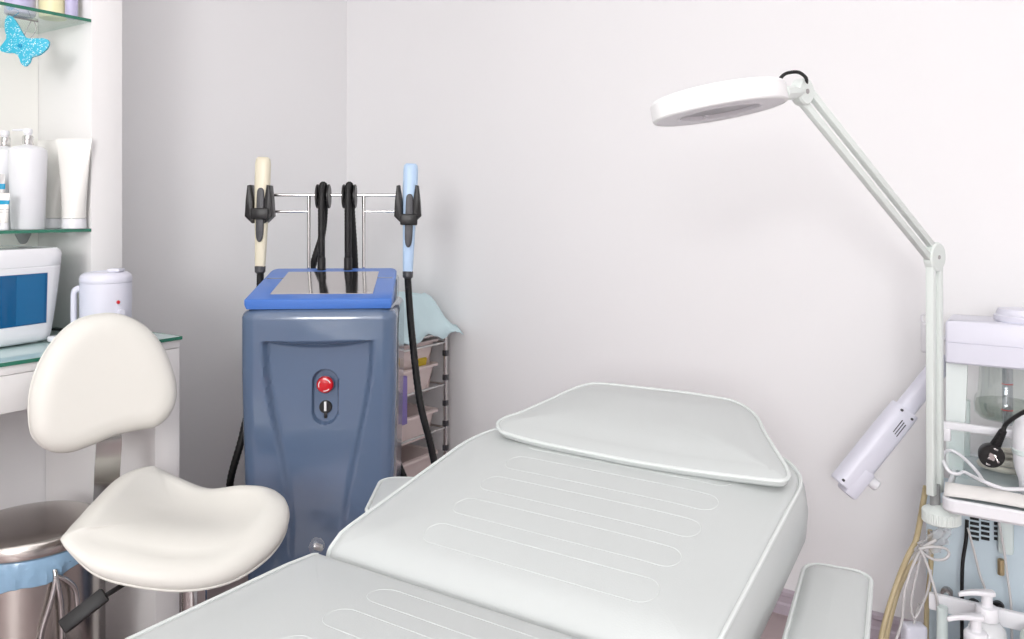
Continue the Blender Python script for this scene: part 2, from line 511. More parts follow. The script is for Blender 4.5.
# --- butterfly ornament
bf = P(24, 43, x=-2.19)
butter = thing('butterfly_ornament', 'blue glitter butterfly ornament hanging under the top glass shelf', 'ornament', bf)
Mb = frame(bf, (cs, sn, 0), (0, 0, 1))
def pxy(u, v): return Vector(((u-24)/F*2.1, -(v-43)/F*2.1))
ol = [pxy(*a) for a in [(8, 16), (13, 17), (18, 24), (23, 33), (27, 38), (36, 38.5), (45, 38.5), (49.5, 42), (48, 48), (42, 54), (36, 56.5), (32, 58), (30, 63), (26, 66.5), (22, 64), (19, 57), (15, 53.5), (8, 53), (2, 51.5), (.5, 48), (4, 43), (7, 38), (5.5, 30), (5.5, 22)]]
MB().prism(spline(ol, 4, True), -.004, .004, .0015, 2, M=Mb).build('wings', M_GLIT, butter, world=True)
MB().lathe([(0, 0), (.0055, 0), (.005, .003), (0, .004)], n=16, M=Mb @ Matrix.Translation(pxy(21, 46).to_3d()+Vector((0, 0, .004)))).build('eyelet', M_CYAN, butter, world=True)
MB().tube([bf+Vector((0, 0, 0))+(Mb.to_3x3() @ Vector((*pxy(11, 18), 0))), (bf.x, bf.y-.012, Z2-.006)], .0008, 6).build('string', M_CYAN, butter, world=True)

# --- UV steriliser on the desk
UX, UY1 = -2.070, 1.128
st = thing('sterilizer_cabinet', 'white tabletop sterilizer with a blue front window on the desk', 'sterilizer', (-2.2, .87, DZ))
def uv_outline(f, grow=0.):
    # plan outline with a bowed front; f = 0 bottom, 1 top
    y0, y1 = .66, UY1+.004*f-.024*(1-f)**1.5
    xb = -2.38
    pts = []
    n = 24
    for k in range(n+1):
        t = k/n
        y = y0+(y1-y0)*t
        s = 2*t-1
        bow = .028*(1-s*s)
        edge = max(0, abs(s)-.9)/.1
        pts.append(Vector((UX-.030+bow-.03*edge**2+grow+.006*f, y)))
    pts.append(Vector((xb+.02, y1))); pts.append(Vector((xb, y1-.02)))
    pts.append(Vector((xb, y0+.02))); pts.append(Vector((xb+.02, y0)))
    return pts
H_UV = .231
def uvring(f, ins=0.): return [Vector((p.x, p.y, DZ+.004+H_UV*f)) for p in inset(uv_outline(f), ins)]
MB().ring_loft([uvring(0, .012), uvring(.03, .002), uvring(.1), uvring(.3), uvring(.5), uvring(.66), uvring(.80), uvring(.805, .0015), uvring(.81, .0015), uvring(.815), uvring(.93), uvring(.975, .004), uvring(1, .014), uvring(.985, .02), uvring(.985, .06)]).build('body', M_WHITEP, st, world=True, ang=50)
wn = []
def uvfront(y, f, off):
    o = uv_outline(f)[:25]
    for a, b in zip(o[:-1], o[1:]):
        if a.y <= y <= b.y+1e-6:
            t = (y-a.y)/(b.y-a.y)
            return Vector((a.x+(b.x-a.x)*t+off, y, DZ+.004+H_UV*f))
    return Vector((o[-1].x+off, y, DZ+.004+H_UV*f))
ys = [.70+(1.015-.70)*k/16 for k in range(17)]
def sheet(y0, y1, f0, f1, off, n=16):
    r0 = [uvfront(y0+(y1-y0)*k/n, f0, off) for k in range(n+1)]
    r1 = [uvfront(y0+(y1-y0)*k/n, f1, off) for k in range(n+1)]
    r2 = [p-Vector((.004+off, 0, 0)) for p in r1]; r3 = [p-Vector((.004+off, 0, 0)) for p in r0]
    return [r0, r1, r2, r3]
def slab(mb, y0, y1, f0, f1, off, n=16):
    a = sheet(y0, y1, f0, f1, off, n)
    rings = [[a[0][k], a[1][k], a[2][k], a[3][k]] for k in range(n+1)]
    return mb.ring_loft(rings)
wdw = slab(MB(), .70, 1.074, .20, .74, .0015).build('window', M_UVWIN, st, world=True)
lab(wdw, 'dark blue see-through window')
slab(MB(), .995, 1.067, .215, .725, .0022, 6).build('painted_reflection', M_UVREFL, wdw, world=True)  # reflection in the window, put into the colour of a paler slab
MB().prism([Vector((p.x, p.y)) for p in inset(uv_outline(1), .022)], DZ+.004+H_UV*.985, DZ+.004+H_UV*.985+.003, .001).build('top_tray', M_GREYTOP, st, world=True)
for yy in (.70, 1.06):
    for xx in (-2.13, -2.34):
        MB().lathe([(0, 0), (.012, 0), (.012, .006), (0, .006)], (xx, yy, DZ), 16).build('foot', M_WHITEP, st, world=True)
pc = [P(54, 318, x=-2.2), P(66, 318.5, x=-2.18)]
MB().tube([(-2.30, 1.10, DZ+.02), (-2.28, 1.15, DZ+.010), (-2.24, 1.20, DZ+.004), (-2.17, 1.25, DZ+.004), (-2.06, 1.285, DZ+.004)], .003, 8, smooth=6).build('power_cord', M_RUBBER, st, world=True)
MB().box((UX-.005, 1.09, DZ+.009), (.03, .03, .014), .004).build('door_latch', M_WHITEP, st, world=True)

# --- white warmer pot
wp = P(106, 300, x=-2.0)
WP = (wp.x, wp.y, DZ)
pot = thing('warmer_pot', 'white electric warmer pot with handle and red light on the desk', 'warmer', WP, YAW)
pot.scale = (.88, .88, 1.03)
MB().lathe([(0, 0), (.062, 0), (.065, .003), (.067, .010), (.0685, .12), (.0685, .143), (.0675, .1435), (0, .1435)], n=48).build('body', M_LILACP, pot)
MB().lathe([(0, .144), (.0685, .144), (.069, .146), (.069, .155), (.066, .162), (.056, .168), (.042, .1695), (.041, .1675), (0, .1685)], n=48).build('lid', M_LILACP, pot)
MB().box((.034, -.01, .1735), (.035, .04, .008), .003, M=None).build('lid_knob', M_LILACP, pot)
MB().tube([(-.058, -.012, .128), (-.075, -.014, .127), (-.084, -.015, .118), (-.085, -.015, .09), (-.084, -.015, .04), (-.075, -.014, .028), (-.055, -.012, .026)], .0085, 12, smooth=6).build('handle', M_LILACP, pot)
ra = R(-42)
for nm, rr, zz, m_, an in (('indicator_light', .0045, .098, M_RED, R(-37)), ('knob', .010, .072, M_LILACP, R(-33))):
    c_ = Vector((.067*math.cos(an), .067*math.sin(an), zz)); n_ = Vector((math.cos(an), math.sin(an), 0))
    MB().cyl(c_, c_+n_*(.005 if nm == 'indicator_light' else .014), rr, 18, bev=.001).build(nm, m_, pot)

# ------------------------------------------------------------------ pedal bin
bp = P(31, 520, z=.47)
BR = .143
bx = (max(bp.x, -2.2), bp.y, 0)
pb = thing('pedal_bin', 'round brushed steel pedal bin under the desk behind the stool', 'bin', bx, YAW)
MB().lathe([(0, .004), (BR-.006, .004), (BR, .010), (BR, .40), (BR-.006, .404), (BR-.008, .40), (BR-.008, .02), (0, .02)], n=64).build('body', M_STEEL, pb)
MB().lathe([(0, 0), (BR+.002, 0), (BR+.003, .014), (BR-.002, .02), (BR-.01, .02), (0, .02)], n=64).build('base_ring', M_BLACK, pb)
MB().lathe([(BR-.005, .432), (BR+.005, .432), (BR+.006, .436), (BR+.005, .458), (BR-.001, .465), (BR-.02, .469), (.07, .4725), (0, .4735)], n=64).build('lid', M_STEEL, pb, ang=50)
# wire carrying handle hanging down in front
an = R(-42)
hc = Vector((BR*math.cos(an), BR*math.sin(an), 0)); hn = Vector((math.cos(an), math.sin(an), 0)); ht = Vector((-hn.y, hn.x, 0))
def hp(a, b, z): return hc+hn*a+ht*b+Vector((0, 0, z))
MB().tube([hp(.006, .0, .398), hp(.012, 0, .385), hp(.014, -.004, .36), hp(.013, -.014, .32), hp(.010, -.028, .27), hp(.008, -.034, .20), hp(.008, -.036, .12)], .0058, 10, smooth=5).tube([hp(.013, 0, .385), hp(.016, .006, .35), hp(.013, .012, .30), hp(.010, .014, .22), hp(.008, .012, .12)], .0058, 10, smooth=5).tube([hp(.012, .002, .385), hp(.013, .022, .37), hp(.010, .040, .345), hp(.009, .046, .31), hp(.010, .046, .27)], .0058, 10, smooth=5).build('wire_handle', M_CHROME, pb)
MB().box((.02, -BR-.03, .018), (.05, .06, .008), .003).build('pedal', M_BLACK, pb)
# bag hanging over the rim
def linring(f, z, out):
    n = 96; rg = []
    for i in range(n):
        a = 2*PI*i/n
        w = .0025*math.sin(9*a+2*f)+.002*math.sin(23*a+4*f)+.0015*math.sin(41*a-3*f)
        zz = z+(.010*math.sin(3*a+1)+.006*math.sin(7*a) if f > .9 else 0)
        rg.append(Vector(((BR+out+abs(w)*f+.001)*math.cos(a), (BR+out+abs(w)*f+.001)*math.sin(a), zz)))
    return rg
ln = MB().ring_loft([linring(0, .426, -.012), linring(.1, .4295, -.004), linring(.2, .428, .001), linring(.6, .418, .0035), linring(.9, .405, .0045), linring(1, .392, .004), linring(1, .376, .003), linring(1, .374, .001)], False, False).build('bin_liner', M_LINER)
ln.location = bx
tag(ln, 'blue plastic bag folded over the rim of the steel bin', 'bin liner')

# ------------------------------------------------------------------ saddle stool
sc_ = (-.69, 1.78)
SXY = (sc_[0]*cs+sc_[1]*sn*-1, sc_[0]*sn+sc_[1]*cs)
stool = thing('saddle_stool', 'cream saddle stool with backrest and chrome column beside the bed', 'stool', (SXY[0], SXY[1], 0), YAW)
# seat rim in stool space: +x forward, -y near side, with the height of its upper edge
rim = [(-.184, -.188, .562), (-.130, -.206, .540), (-.06, -.208, .526), (.046, -.190, .505), (.132, -.158, .507), (.187, -.095, .525), (.205, -.02, .545), (.192, .050, .562), (.148, .105, .568), (.080, .140, .562), (-.016, .170, .545), (-.10, .188, .566), (-.148, .188, .584), (-.186, .160, .596), (-.213, .08, .600), (-.212, -.03, .588), (-.206, -.10, .578), (-.199, -.152, .568)]
rim = spline([Vector(p) for p in rim], 5, True)
def seat_rings():
    N = len(rim)
    flat = [Vector((p.x, p.y)) for p in rim]
    e_prof = [(.050, .0), (.036, -.002), (.024, -.006), (.013, -.012), (.005, -.020), (.001, -.030), (0, -.038), (.003, -.048), (.010, -.055), (.03, -.060)]
    B = Vector((-.186, -.190))
    thin = [1-.62*math.exp(-((p-B).length/.07)**2) for p in flat]
    inn = inset(flat, e_prof[0][0])
    # keep the inner rim tidy where the corner is tight
    for _ in range(6): inn = [(inn[k-1]+inn[k]*2+inn[(k+1) % N])/4 for k in range(N)]
    c = Vector((-.01, -.01))
    ks = [j_/14 for j_ in range(1, 14)]
    import numpy as np
    basis = lambda x, y: [1, x, y, x*x, x*y, y*y, x**3, x*x*y, x*y*y, y**3, 3*x**4, 3*x**3*y, 3*x*x*y*y, 3*x*y**3, 3*y**4]
    A = [basis(p.x, p.y) for p in inn]+[[3*v for v in basis(c.x, c.y)]]*4
    b_ = [rim[i].z for i in range(N)]+[3*.527]*4
    co = np.linalg.lstsq(np.array(A), np.array(b_), rcond=None)[0]
    hf = lambda p: float(np.dot(co, basis(p.x, p.y)))
    res = [rim[i].z-hf(p) for i, p in enumerate(inn)]
    for _ in range(10): res = [(res[i-1]+2*res[i]+res[(i+1) % N])/4 for i in range(N)]
    rg = [[Vector((c.x, c.y, hf(c)))]]
    for k in ks:
        rr_ = [(p-c)*k+c for p in inn]
        rg.append([Vector((p.x, p.y, hf(p)+res[i]*k**4)) for i, p in enumerate(rr_)])
    for q_, (ins, dz) in enumerate(e_prof):
        ring = inn if q_ == 0 else inset(flat, ins)
        if q_ in (1, 2, 3):
            for _ in range(4-q_): ring = [(ring[k-1]+ring[k]*2+ring[(k+1) % N])/4 for k in range(N)]
        rg.append([Vector((p.x, p.y, rim[i].z+dz*thin[i])) for i, p in enumerate(ring)])
    rg.append([Vector((p.x*.5, p.y*.5, .470)) for p in flat]); rg.append([Vector((0, 0, .468))])
    return rg
MB().ring_loft(seat_rings()).build('seat', M_CREAM, stool, ang=65)
MB().tube([Vector((p.x, p.y, rim[i].z-.052*(1-.62*math.exp(-((p-Vector((-.186, -.190))).length/.07)**2)))) for i, p in enumerate(inset([Vector((q.x, q.y)) for q in rim], .0055))], .0026, 6, closed=True).build('seat_seam', M_CREAM, stool)
MB().box((0, 0, .452), (.16, .13, .034), .006).build('seat_plate', M_BLACK, stool)
# backrest
bc = Vector((-.923-sc_[0], 1.86-sc_[1], .804))        # stool space = camera-aligned
bn = Vector((math.cos(R(50)), -math.sin(R(50)), .10)).normalized()
bw = Vector((math.sin(R(50)), math.cos(R(50)), 0))
Mbk = frame(bc, bw, bn.cross(bw))
# outline in backrest plane (x along width, y up)
bo = [(-.168, -.055), (-.160, -.100), (-.128, -.134), (-.085, -.146), (-.035, -.139), (.02, -.126), (.07, -.122), (.118, -.120), (.155, -.092), (.170, -.045), (.160, .015), (.135, .075), (.095, .122), (.045, .150), (-.005, .156), (-.060, .145), (-.105, .112), (-.142, .062), (-.163, .005)]
bo = spline([Vector((p[0]*.91, p[1]*.985)) for p in bo], 5, True)
def back_warp(p):
    curve = .35*p.x*p.x-.10*p.y*p.y
    return Mbk @ Vector((p.x, p.y, p.z+curve))
MB().cushion(bo, [(.040, .030), (.026, .027), (.014, .021), (.005, .011), (0, .0), (.002, -.010), (.008, -.017), (.02, -.020)], warp=back_warp, steps=(.9, .75, .6, .45, .3, .15)).build('backrest', M_CREAM, stool, ang=60)
MB().tube([back_warp(Vector((p.x, p.y, -.012))) for p in inset(bo, .002)], .0028, 6, closed=True).build('backrest_seam', M_CREAM, stool)
# bracket: flat chrome bar from the back of the backrest down and under the seat
def flatbar(mb, cpts, wdir, w, t):
    cpts = spline([Vector(p) for p in cpts], 8)
    rings = []
    for i, p in enumerate(cpts):
        tn = (cpts[min(i+1, len(cpts)-1)]-cpts[max(i-1, 0)]).normalized()
        wd = (wdir-tn*wdir.dot(tn)).normalized()
        nn = tn.cross(wd)
        rings.append([p+wd*a*w/2+nn*b*t/2 for a, b in ((-1, -1), (1, -1), (1, 1), (-1, 1))])
    return mb.ring_loft(rings)
wd = Vector((.80, .60, 0))
b0 = bc+bw*.012-bn*.030
bar_x = Vector((-.208, .075, 0))
flatbar(MB(), [b0+Vector((0, 0, .04)), b0+Vector((0, 0, -.05)), b0+Vector((.002, -.002, -.11)), Vector((b0.x+.006, b0.y-.004, .66)), Vector((b0.x+.002, b0.y-.006, .58)), Vector((b0.x+.002, b0.y-.008, .50)), Vector((-.215, .05, .452)), Vector((-.17, .04, .438)), Vector((-.10, .01, .432)), Vector((0, 0, .432))], wd, .054, .006).build('backrest_bracket', mat('bracket_steel', (.52, .51, .49), .16, metal=1), stool, ang=30)
MB().box((0, 0, 0), (.06, .05, .012), .003, M=Mbk @ Matrix.Translation((.012, -.01, -.026))).build('bracket_plate', M_CHROME, stool)
MB().cyl((0, 0, .26), (0, 0, .44), .0145, 24).build('piston', M_CHROME, stool)
MB().lathe([(0, .085), (.026, .085), (.026, .398), (.022, .402), (0, .402)], n=32).build('gas_lift', M_CHROME, stool)
MB().tube([(-.03, -.06, .456), (-.055, -.13, .462), (-.070, -.19, .464), (-.088, -.222, .458)], .0048, 8, smooth=4).build('height_lever', M_BLACK, stool)
Ml = frame((-.114, -.240, .442), Vector((-.055, -.03, -.040)), (0, .5, 1))
lv = MB().box((0, 0, 0), (.086, .028, .016), .004, M=Ml)
lv.build('lever_grip', M_RUBBER, stool)
for k in range(5):
    a = 2*PI*k/5+.35
    dv = Vector((math.cos(a), math.sin(a), 0)); tv = Vector((-dv.y, dv.x, 0))
    rg = []
    for r_, z_, w_, h_ in ((.02, .095, .050, .045), (.12, .085, .044, .036), (.26, .068, .032, .022)):
        c_ = dv*r_+Vector((0, 0, z_))
        rg.append([c_+tv*sx*w_/2+Vector((0, 0, sz*h_/2)) for sx, sz in ((-1, -1), (1, -1), (.7, 1), (-.7, 1))])
    lg = MB().ring_loft(rg).build('leg', M_CHROME, stool)
    c_ = dv*.255
    MB().cyl(c_+tv*.006+Vector((0, 0, .025)), c_+tv*.022+Vector((0, 0, .025)), .025, 20, bev=.003).cyl(c_-tv*.006+Vector((0, 0, .025)), c_-tv*.022+Vector((0, 0, .025)), .025, 20, bev=.003).cyl(c_+Vector((0, 0, .02)), c_+Vector((0, 0, .07)), .007, 12).build('castor', M_BLACK, lg)

# ------------------------------------------------------------------ treatment machine
MR = R(37)
md = Vector((-math.sin(MR), math.cos(MR), 0)); mx_ = Vector((math.cos(MR), math.sin(MR), 0))
fc = P(318, 400, d=2.2)
mc = Vector((fc.x, fc.y, 0))+md*.185
mach = thing('treatment_machine', 'slate blue upright beauty treatment machine with screen and red stop button', 'machine', mc, MR)
MW, MDp, MH = .416, .37, .925
def mach_w(z):
    t = z/MH
    return MW/2*(.90+.10*min(1, t*1.25))
def smooth01(t):
    t = max(0., min(1., t)); return t*t*(3-2*t)
PZ, PXc = .684, .014           # pocket of the buttons
def recess(x, z):
    zt = .842
    hw = .150-.075*smooth01((.83-z)/.52)*1.0
    ed = (hw-abs(x))/.016
    side = smooth01(ed)
    arc = .004+.022*(1-min(1, (x/.15)**2))
    top = smooth01((zt-z)/max(.006, arc))
    fade = smooth01((z-.20)/.35)
    dep = .037*(1-.35*min(1, (x/.15)**2))*(.35+.65*smooth01((z-.35)/.45))
    d = dep*side*top*fade
    # stadium pocket
    px, pz = x-PXc, z-PZ
    q_ = math.hypot(px, max(0, abs(pz)-.039))
    d += .019*smooth01((.0355-q_)/.004)
    return d
xs = []
x = -1.
fx = [-.205+.41*k/60 for k in range(61)]
fx = sorted(set([round(v, 4) for v in fx]+[round(PXc-.042+.084*k/56, 4) for k in range(57)]))
zs = [0, .02, .06, .12]+[.16+.0095*k for k in range(47)]+[.602+.003*k for k in range(82)]+[.846+.008*k for k in range(8)]
zs = sorted(set(round(z, 4) for z in zs if z < MH-.026))
top_prof = [(MH-.022, .0), (MH-.013, .003), (MH-.006, .008), (MH-.001, .016), (MH, .024)]
def mach_ring(z, ins=0., disp=True):
    w = mach_w(z)-ins
    r = .034
    d0, d1 = -MDp/2+ins, MDp/2-ins
    pts = []
    for v in fx:                                        # front, left to right
        xx = v/.205*(w-r)
        bow = .006*(1-(xx/w)**2)
        pts.append(Vector((xx, d0-bow+(recess(xx, z) if disp else 0), z)))
    for k in range(1, 9):
        a = -PI/2+PI/2*k/8
        pts.append(Vector((w-r+r*math.cos(a), d0+r+r*math.sin(a)-.0*k, z)))
    for k in range(1, 9):
        a = PI/2*k/8
        pts.append(Vector((w-r+r*math.cos(a), d1-r+r*math.sin(a), z)) if k > 1 or True else None)
    for k in range(0, 9):
        a = PI/2+PI/2*k/8
        pts.append(Vector((-w+r+r*math.cos(a), d1-r+r*math.sin(a), z)))
    for k in range(0, 8):
        a = PI+PI/2*k/8
        pts.append(Vector((-w+r+r*math.cos(a), d0+r+r*math.sin(a), z)))
    return pts
rings = [mach_ring(z) for z in zs if z >= .06]
rings = [mach_ring(.062, .01, False)]+rings[1:]
rings += [mach_ring(z, i, False) for z, i in top_prof]
MB().ring_loft(rings).build('housing', M_BLUEGREY, mach, ang=50)
# sloped top cap
def cap_ring(dz, ins, th=0.):
    yf, yb = -MDp/2+.006+ins, MDp/2-.055-ins
    wf, wb = .197-ins, .188-ins
    zf, zb = .953, 1.012
    pts = []
    for p in rrect(-1, 1, 0, 1, (.02, .02, .10, .10), 5, 4):
        t = p.y
        w = wf+(wb-wf)*t
        pts.append(Vector((p.x*w, yf+(yb-yf)*t, zf+(zb-zf)*t+dz)))
    return pts
def cap_base(ins):
    return [Vector((p.x, p.y, MH+.0005)) for p in cap_ring(0, ins)]
cp = MB().ring_loft([cap_base(.004), [Vector((a.x, a.y, a.z)) for a in cap_ring(-.016, .0)], cap_ring(-.003, 0), cap_ring(0, .003)]).build('control_cap', M_BLUE, mach, ang=40)
lab(cp, 'bright blue sloping control cap')
# grey skirt below the cap towards the back
MB().box((0, .085, .955), (.385, .15, .075), .012).build('rear_hood', M_BLUEGREY, mach)
def cap_pt(fx_, t, dz):
    yf, yb = -MDp/2+.006, MDp/2-.055
    return Vector((fx_*(.197+(.188-.197)*t), yf+(yb-yf)*t, .953+(1.012-.953)*t+dz))
sq = [(-.70, .14), (.72, .14), (.72, .86), (-.70, .86)]
scr = MB().ring_loft([[cap_pt(a, b, .0003) for a, b in sq], [cap_pt(a, b, .0016) for a, b in sq]]).build('screen', M_SCREEN, mach)
lab(scr, 'grey reflective touch screen')
fr_ = [(-.735, .115), (.755, .115), (.755, .885), (-.735, .885)]
# buttons
yF = -MDp/2-.006+recess(PXc, PZ)
def fcyl(mb, x, z, r, y0, y1, bev=.001, n=32): return mb.cyl((x, y0, z), (x, y1, z), r, n, bev=bev)
eb = fcyl(MB(), PXc, PZ+.033, .0150, yF+.002, yF-.012).build('button_neck', M_RED, mach)
lab(eb, 'red emergency stop button')
btn = MB().lathe([(0, 0), (.0218, 0), (.0228, .003), (.0228, .009), (.020, .0135), (.010, .0155), (0, .016)], n=40, M=Matrix.Translation((PXc, yF-.010, PZ+.033)) @ Matrix.Rotation(PI/2, 4, 'X')).build('stop_button', M_RED, eb)
arcs = MB()
for k in range(3):
    a0 = R(20+120*k)
    pp = []
    for j in range(9):
        a = a0+R(58)*j/8
        pp.append(Vector((PXc+.0158*math.cos(a), yF-.0250, PZ+.033+.0158*math.sin(a))))
    arcs.tube(pp, .0013, 6)
arcs.build('arrow_marks', M_WHITEM, eb)
kb = fcyl(MB(), PXc, PZ-.030, .0172, yF+.002, yF-.010).box((PXc, yF-.006, PZ-.052), (.008, .010, .018), .002).build('key_switch', M_BLACK, mach)
MB().box((PXc, yF-.012, PZ-.027), (.0065, .008, .026), .0015).build('key_handle', M_WHITEM, kb)
MB().box((0, 0, .03), (.36, .32, .035), .01).build('chassis', M_BLACK, mach)
for sx in (-1, 1):
    for sy in (-1, 1):
        MB().cyl((sx*.15-.012, sy*.12, .024), (sx*.15+.012, sy*.12, .024), .024, 20, bev=.003).build('castor', M_BLACK, mach)
# chrome rack
RY = .150
rk = MB()
zr1, zr2 = 1.237, 1.186
for sx in (-1, 1):
    rk.tube([(sx*.084, RY, .985), (sx*.084, RY, zr1)], .0055, 12)
    rk.tube([(sx*.084, RY, zr2), (sx*.195, RY, zr2)], .0042, 10)
rk.tube([(-.195, RY, zr1), (.195, RY, zr1)], .0050, 12)
rk.build('handpiece_rack', M_CHROME, mach)
for sx in (-1, 1):
    ck = MB()
    hx = sx*.222
    K = .00300
    pr = [(-11, 19), (-8, 19.5), (-5.6, 4), (-5.6, -19), (-8.5, -17), (-13.5, -12), (-12.6, 4)]
    for m_ in (-1, 1):
        pts = [Vector((a*K*m_*-1*-1, b*K)) for a, b in pr]
        ck.prism(pts, 0, .052, .0025, 2, M=frame((hx, RY-.012, zr2+.022), (1, 0, 0), (0, 0, 1)))
    ck.box((hx, RY-.012, zr2+.012), (.060, .014, .050), .003)
    ck.build('cradle', M_BLACK, mach)
for sx in (-1, 1):
    hk = MB()
    for dx in (-.017, .017):
        hk.cyl((sx*.040+dx-.003, RY, zr1-.004), (sx*.040+dx+.003, RY, zr1-.004), .037, 32, bev=.001)
    hk.cyl((sx*.040-.017, RY, zr1-.004), (sx*.040+.017, RY, zr1-.004), .014, 20)
    hk.build('hose_hook', M_BLACK, mach)
    MB().lathe([(0, 0), (.0145, 0), (.0145, .010), (.0125, .012), (.0125, .045), (.010, .047), (0, .047)], (sx*.040, RY-.033, 1.000), 20).build('hose_socket', M_BLACK, mach)
# handpieces (held by the cradles)
def handpiece(sx, bodym, label, loop):
    hx = sx*.222
    base = mc+mx_*hx+md*(RY-.040)
    t = thing('handpiece', label, 'handpiece', (base.x, base.y, 1.02 if sx < 0 else 1.002), MR, 'laser handpieces in the rack')
    tl = Matrix.Rotation(R(1.6), 4, 'Y')
    sec = [(0, .0145, .013), (.02, .0155, .014), (.10, .0180, .016), (.16, .0200, .019), (.24, .0225, .020), (.31, .0225, .018), (.325, .0205, .016), (.331, .015, .011)]
    rg = []
    for z, a, b in sec:
        rg.append([Vector((a*math.copysign(abs(math.cos(q))**.7, math.cos(q)), b*math.copysign(abs(math.sin(q))**.7, math.sin(q)), z)) for q in [2*PI*(i+.5)/32 for i in range(32)]])
    MB().ring_loft(rg, M=tl).build('grip_body', bodym, t, ang=50)
    MB().lathe([(0, -.02), (.012, -.02), (.0155, -.016), (.016, .0), (.015, .002), (0, .002)], n=24, M=tl).build('collar', M_DGREY, t)
    ov = spline([Vector(a) for a in [(0, .075), (.008, .083), (.0115, .11), (.0115, .16), (.011, .21), (.009, .232), (0, .238), (-.009, .232), (-.011, .21), (-.0115, .16), (-.0115, .11), (-.008, .083)]], 3, True)
    lab(MB().prism(ov, 0, .009, .003, 3, M=tl @ frame((0, -.0155, 0), (1, 0, 0), (0, 0, 1))).build('trigger', M_DGREY, t), 'dark grey trigger strip')
    MB().box((0, -.0255, .160), (.052, .011, .034), .004, M=tl).build('retaining_strap', M_BLACK, t)
    pts = spline([Vector(p) for p in loop], 26)
    lab(MB().tube(pts, .0112, 10, ridge=.10).build('hose', M_RUBBER, mach), 'black corrugated hose')
hz = 1.045
def hoseloop(sx):
    a = [(sx*.040, RY-.033, 1.040), (sx*.040, RY-.034, 1.12), (sx*.040, RY-.030, zr1+.002), (sx*.040, RY, zr1+.031), (sx*.040, RY+.028, zr1)]
    if sx > 0: a += [(.046, RY+.050, 1.10), (.06, RY+.070, .90), (.13, RY+.085, .55), (.20, RY+.08, .34), (.27, .16, .27), (.312, .06, .36), (.296, .04, .48), (.262, .04, .62), (.238, .07, .80), (.2260, RY-.04, .91), (.2215, RY-.04, .984)]
    else: a += [(-.050, RY+.046, 1.12), (-.088, RY+.050, .98), (-.13, RY+.075, .70), (-.17, RY+.085, .38), (-.25, .14, .27), (-.298, .06, .36), (-.260, .06, .53), (-.238, .13, .70), (-.2235, RY-.04, .90), (-.2215, RY-.04, 1.002)]
    return a
handpiece(-1, M_CREAMP, 'cream handpiece with dark trigger in the left cradle of the machine', hoseloop(-1))
handpiece(1, M_PALEBLUE, 'pale blue handpiece with dark trigger in the right cradle of the machine', hoseloop(1))

# ------------------------------------------------------------------ drawer cart behind the machine
CX0, CX1, CY0, CY1 = -2.23, -1.868, 2.07, 2.405
cart = thing('drawer_cart', 'chrome frame cart with pink plastic drawers behind the blue machine', 'cart', ((CX0+CX1)/2, (CY0+CY1)/2, 0))
fm = MB()
for xx in (CX0, CX1):
    for yy in (CY0, CY1):
        MB().tube([(xx, yy, .03), (xx, yy, .735)], .008, 12).build('post', M_CHROME, cart, world=True)
        MB().cyl((xx-.01, yy, .02), (xx+.01, yy, .02), .02, 18, bev=.003).build('castor', M_BLACK, cart, world=True)
for z in (.075, .235, .385, .545, .70, .735):
    fm.tube([(CX0, CY0, z), (CX1, CY0, z), (CX1, CY1, z), (CX0, CY1, z)], .0045, 8, closed=True)
fm.build('rails', M_CHROME, cart, world=True)
for zt in (.715, .625, .455, .300, .165):
    h_ = .105
    a = [Vector((p.x, p.y)) for p in rrect(CX0+.03, CX1-.020, CY0+.016, CY1-.016, .02, 4, 2)]
    o_ = [[Vector((p.x, p.y, zt-h_)) for p in inset(a, .035)], [Vector((p.x, p.y, zt-.01)) for p in inset(a, .010)], [Vector((p.x, p.y, zt-.008)) for p in inset(a, -.006)], [Vector((p.x, p.y, zt)) for p in inset(a, -.006)], [Vector((p.x, p.y, zt)) for p in inset(a, .012)], [Vector((p.x, p.y, zt-h_+.004)) for p in inset(a, .038)]]
    MB().ring_loft(o_).build('drawer', M_PINKTRAY, cart, world=True)
# black connectors on the far right post
for z in (.66, .57, .475, .40, .31):
    MB().box((CX1, CY1, z), (.018, .018, .022), .003).build('connector', M_DGREY, cart, world=True)
pk = MB().box((0, 0, 0), (.028, .050, .122), .006).build('yellow_packet', M_YELLOWP)
pk.location = (-1.931, 2.322, .592)
pk.rotation_euler = (0, .22, 0)
tag(pk, 'yellow packet standing in the second pink drawer of the cart', 'packet')
# crumpled blue sheet on top
n = 26
rg = []
c0 = Vector(((CX0+CX1)/2+.0, (CY0+CY1)/2+.0, .745))
sh = MB()
grid = []
for i in range(n+1):
    row = []
    for j in range(n+1):
        a = -1+2*i/n; b = -1+2*j/n
        x_ = a*.245; y_ = .03+b*.165
        r_ = max(abs(a), abs(b))
        rs_ = (a**4+b**4)**.25; hump = .120*(1-smooth01((rs_-.60)/.46))
        wr = .014*noise.noise(Vector((a*3.2, b*3.2, 1.7)))+.005*noise.noise(Vector((a*9, b*9, 3)))
        over = max(0, a-.86)*.16+max(0, -.88-a)*.3
        row.append(sh.bm.verts.new(c0+Vector((x_, y_, .012+hump+abs(wr)*1.6-over*(1.0+.5*math.sin(b*7))*1.0))))
    grid.append(row)
for i in range(n):
    for j in range(n): sh.bm.faces.new((grid[i][j], grid[i+1][j], grid[i+1][j+1], grid[i][j+1]))
so_ = sh.build('nonwoven_sheet', M_SHEET, ang=80)
sd = so_.modifiers.new('thickness', 'SOLIDIFY'); sd.thickness = .0015
tag(so_, 'crumpled pale blue disposable sheet draped over the drawer cart', 'sheet')
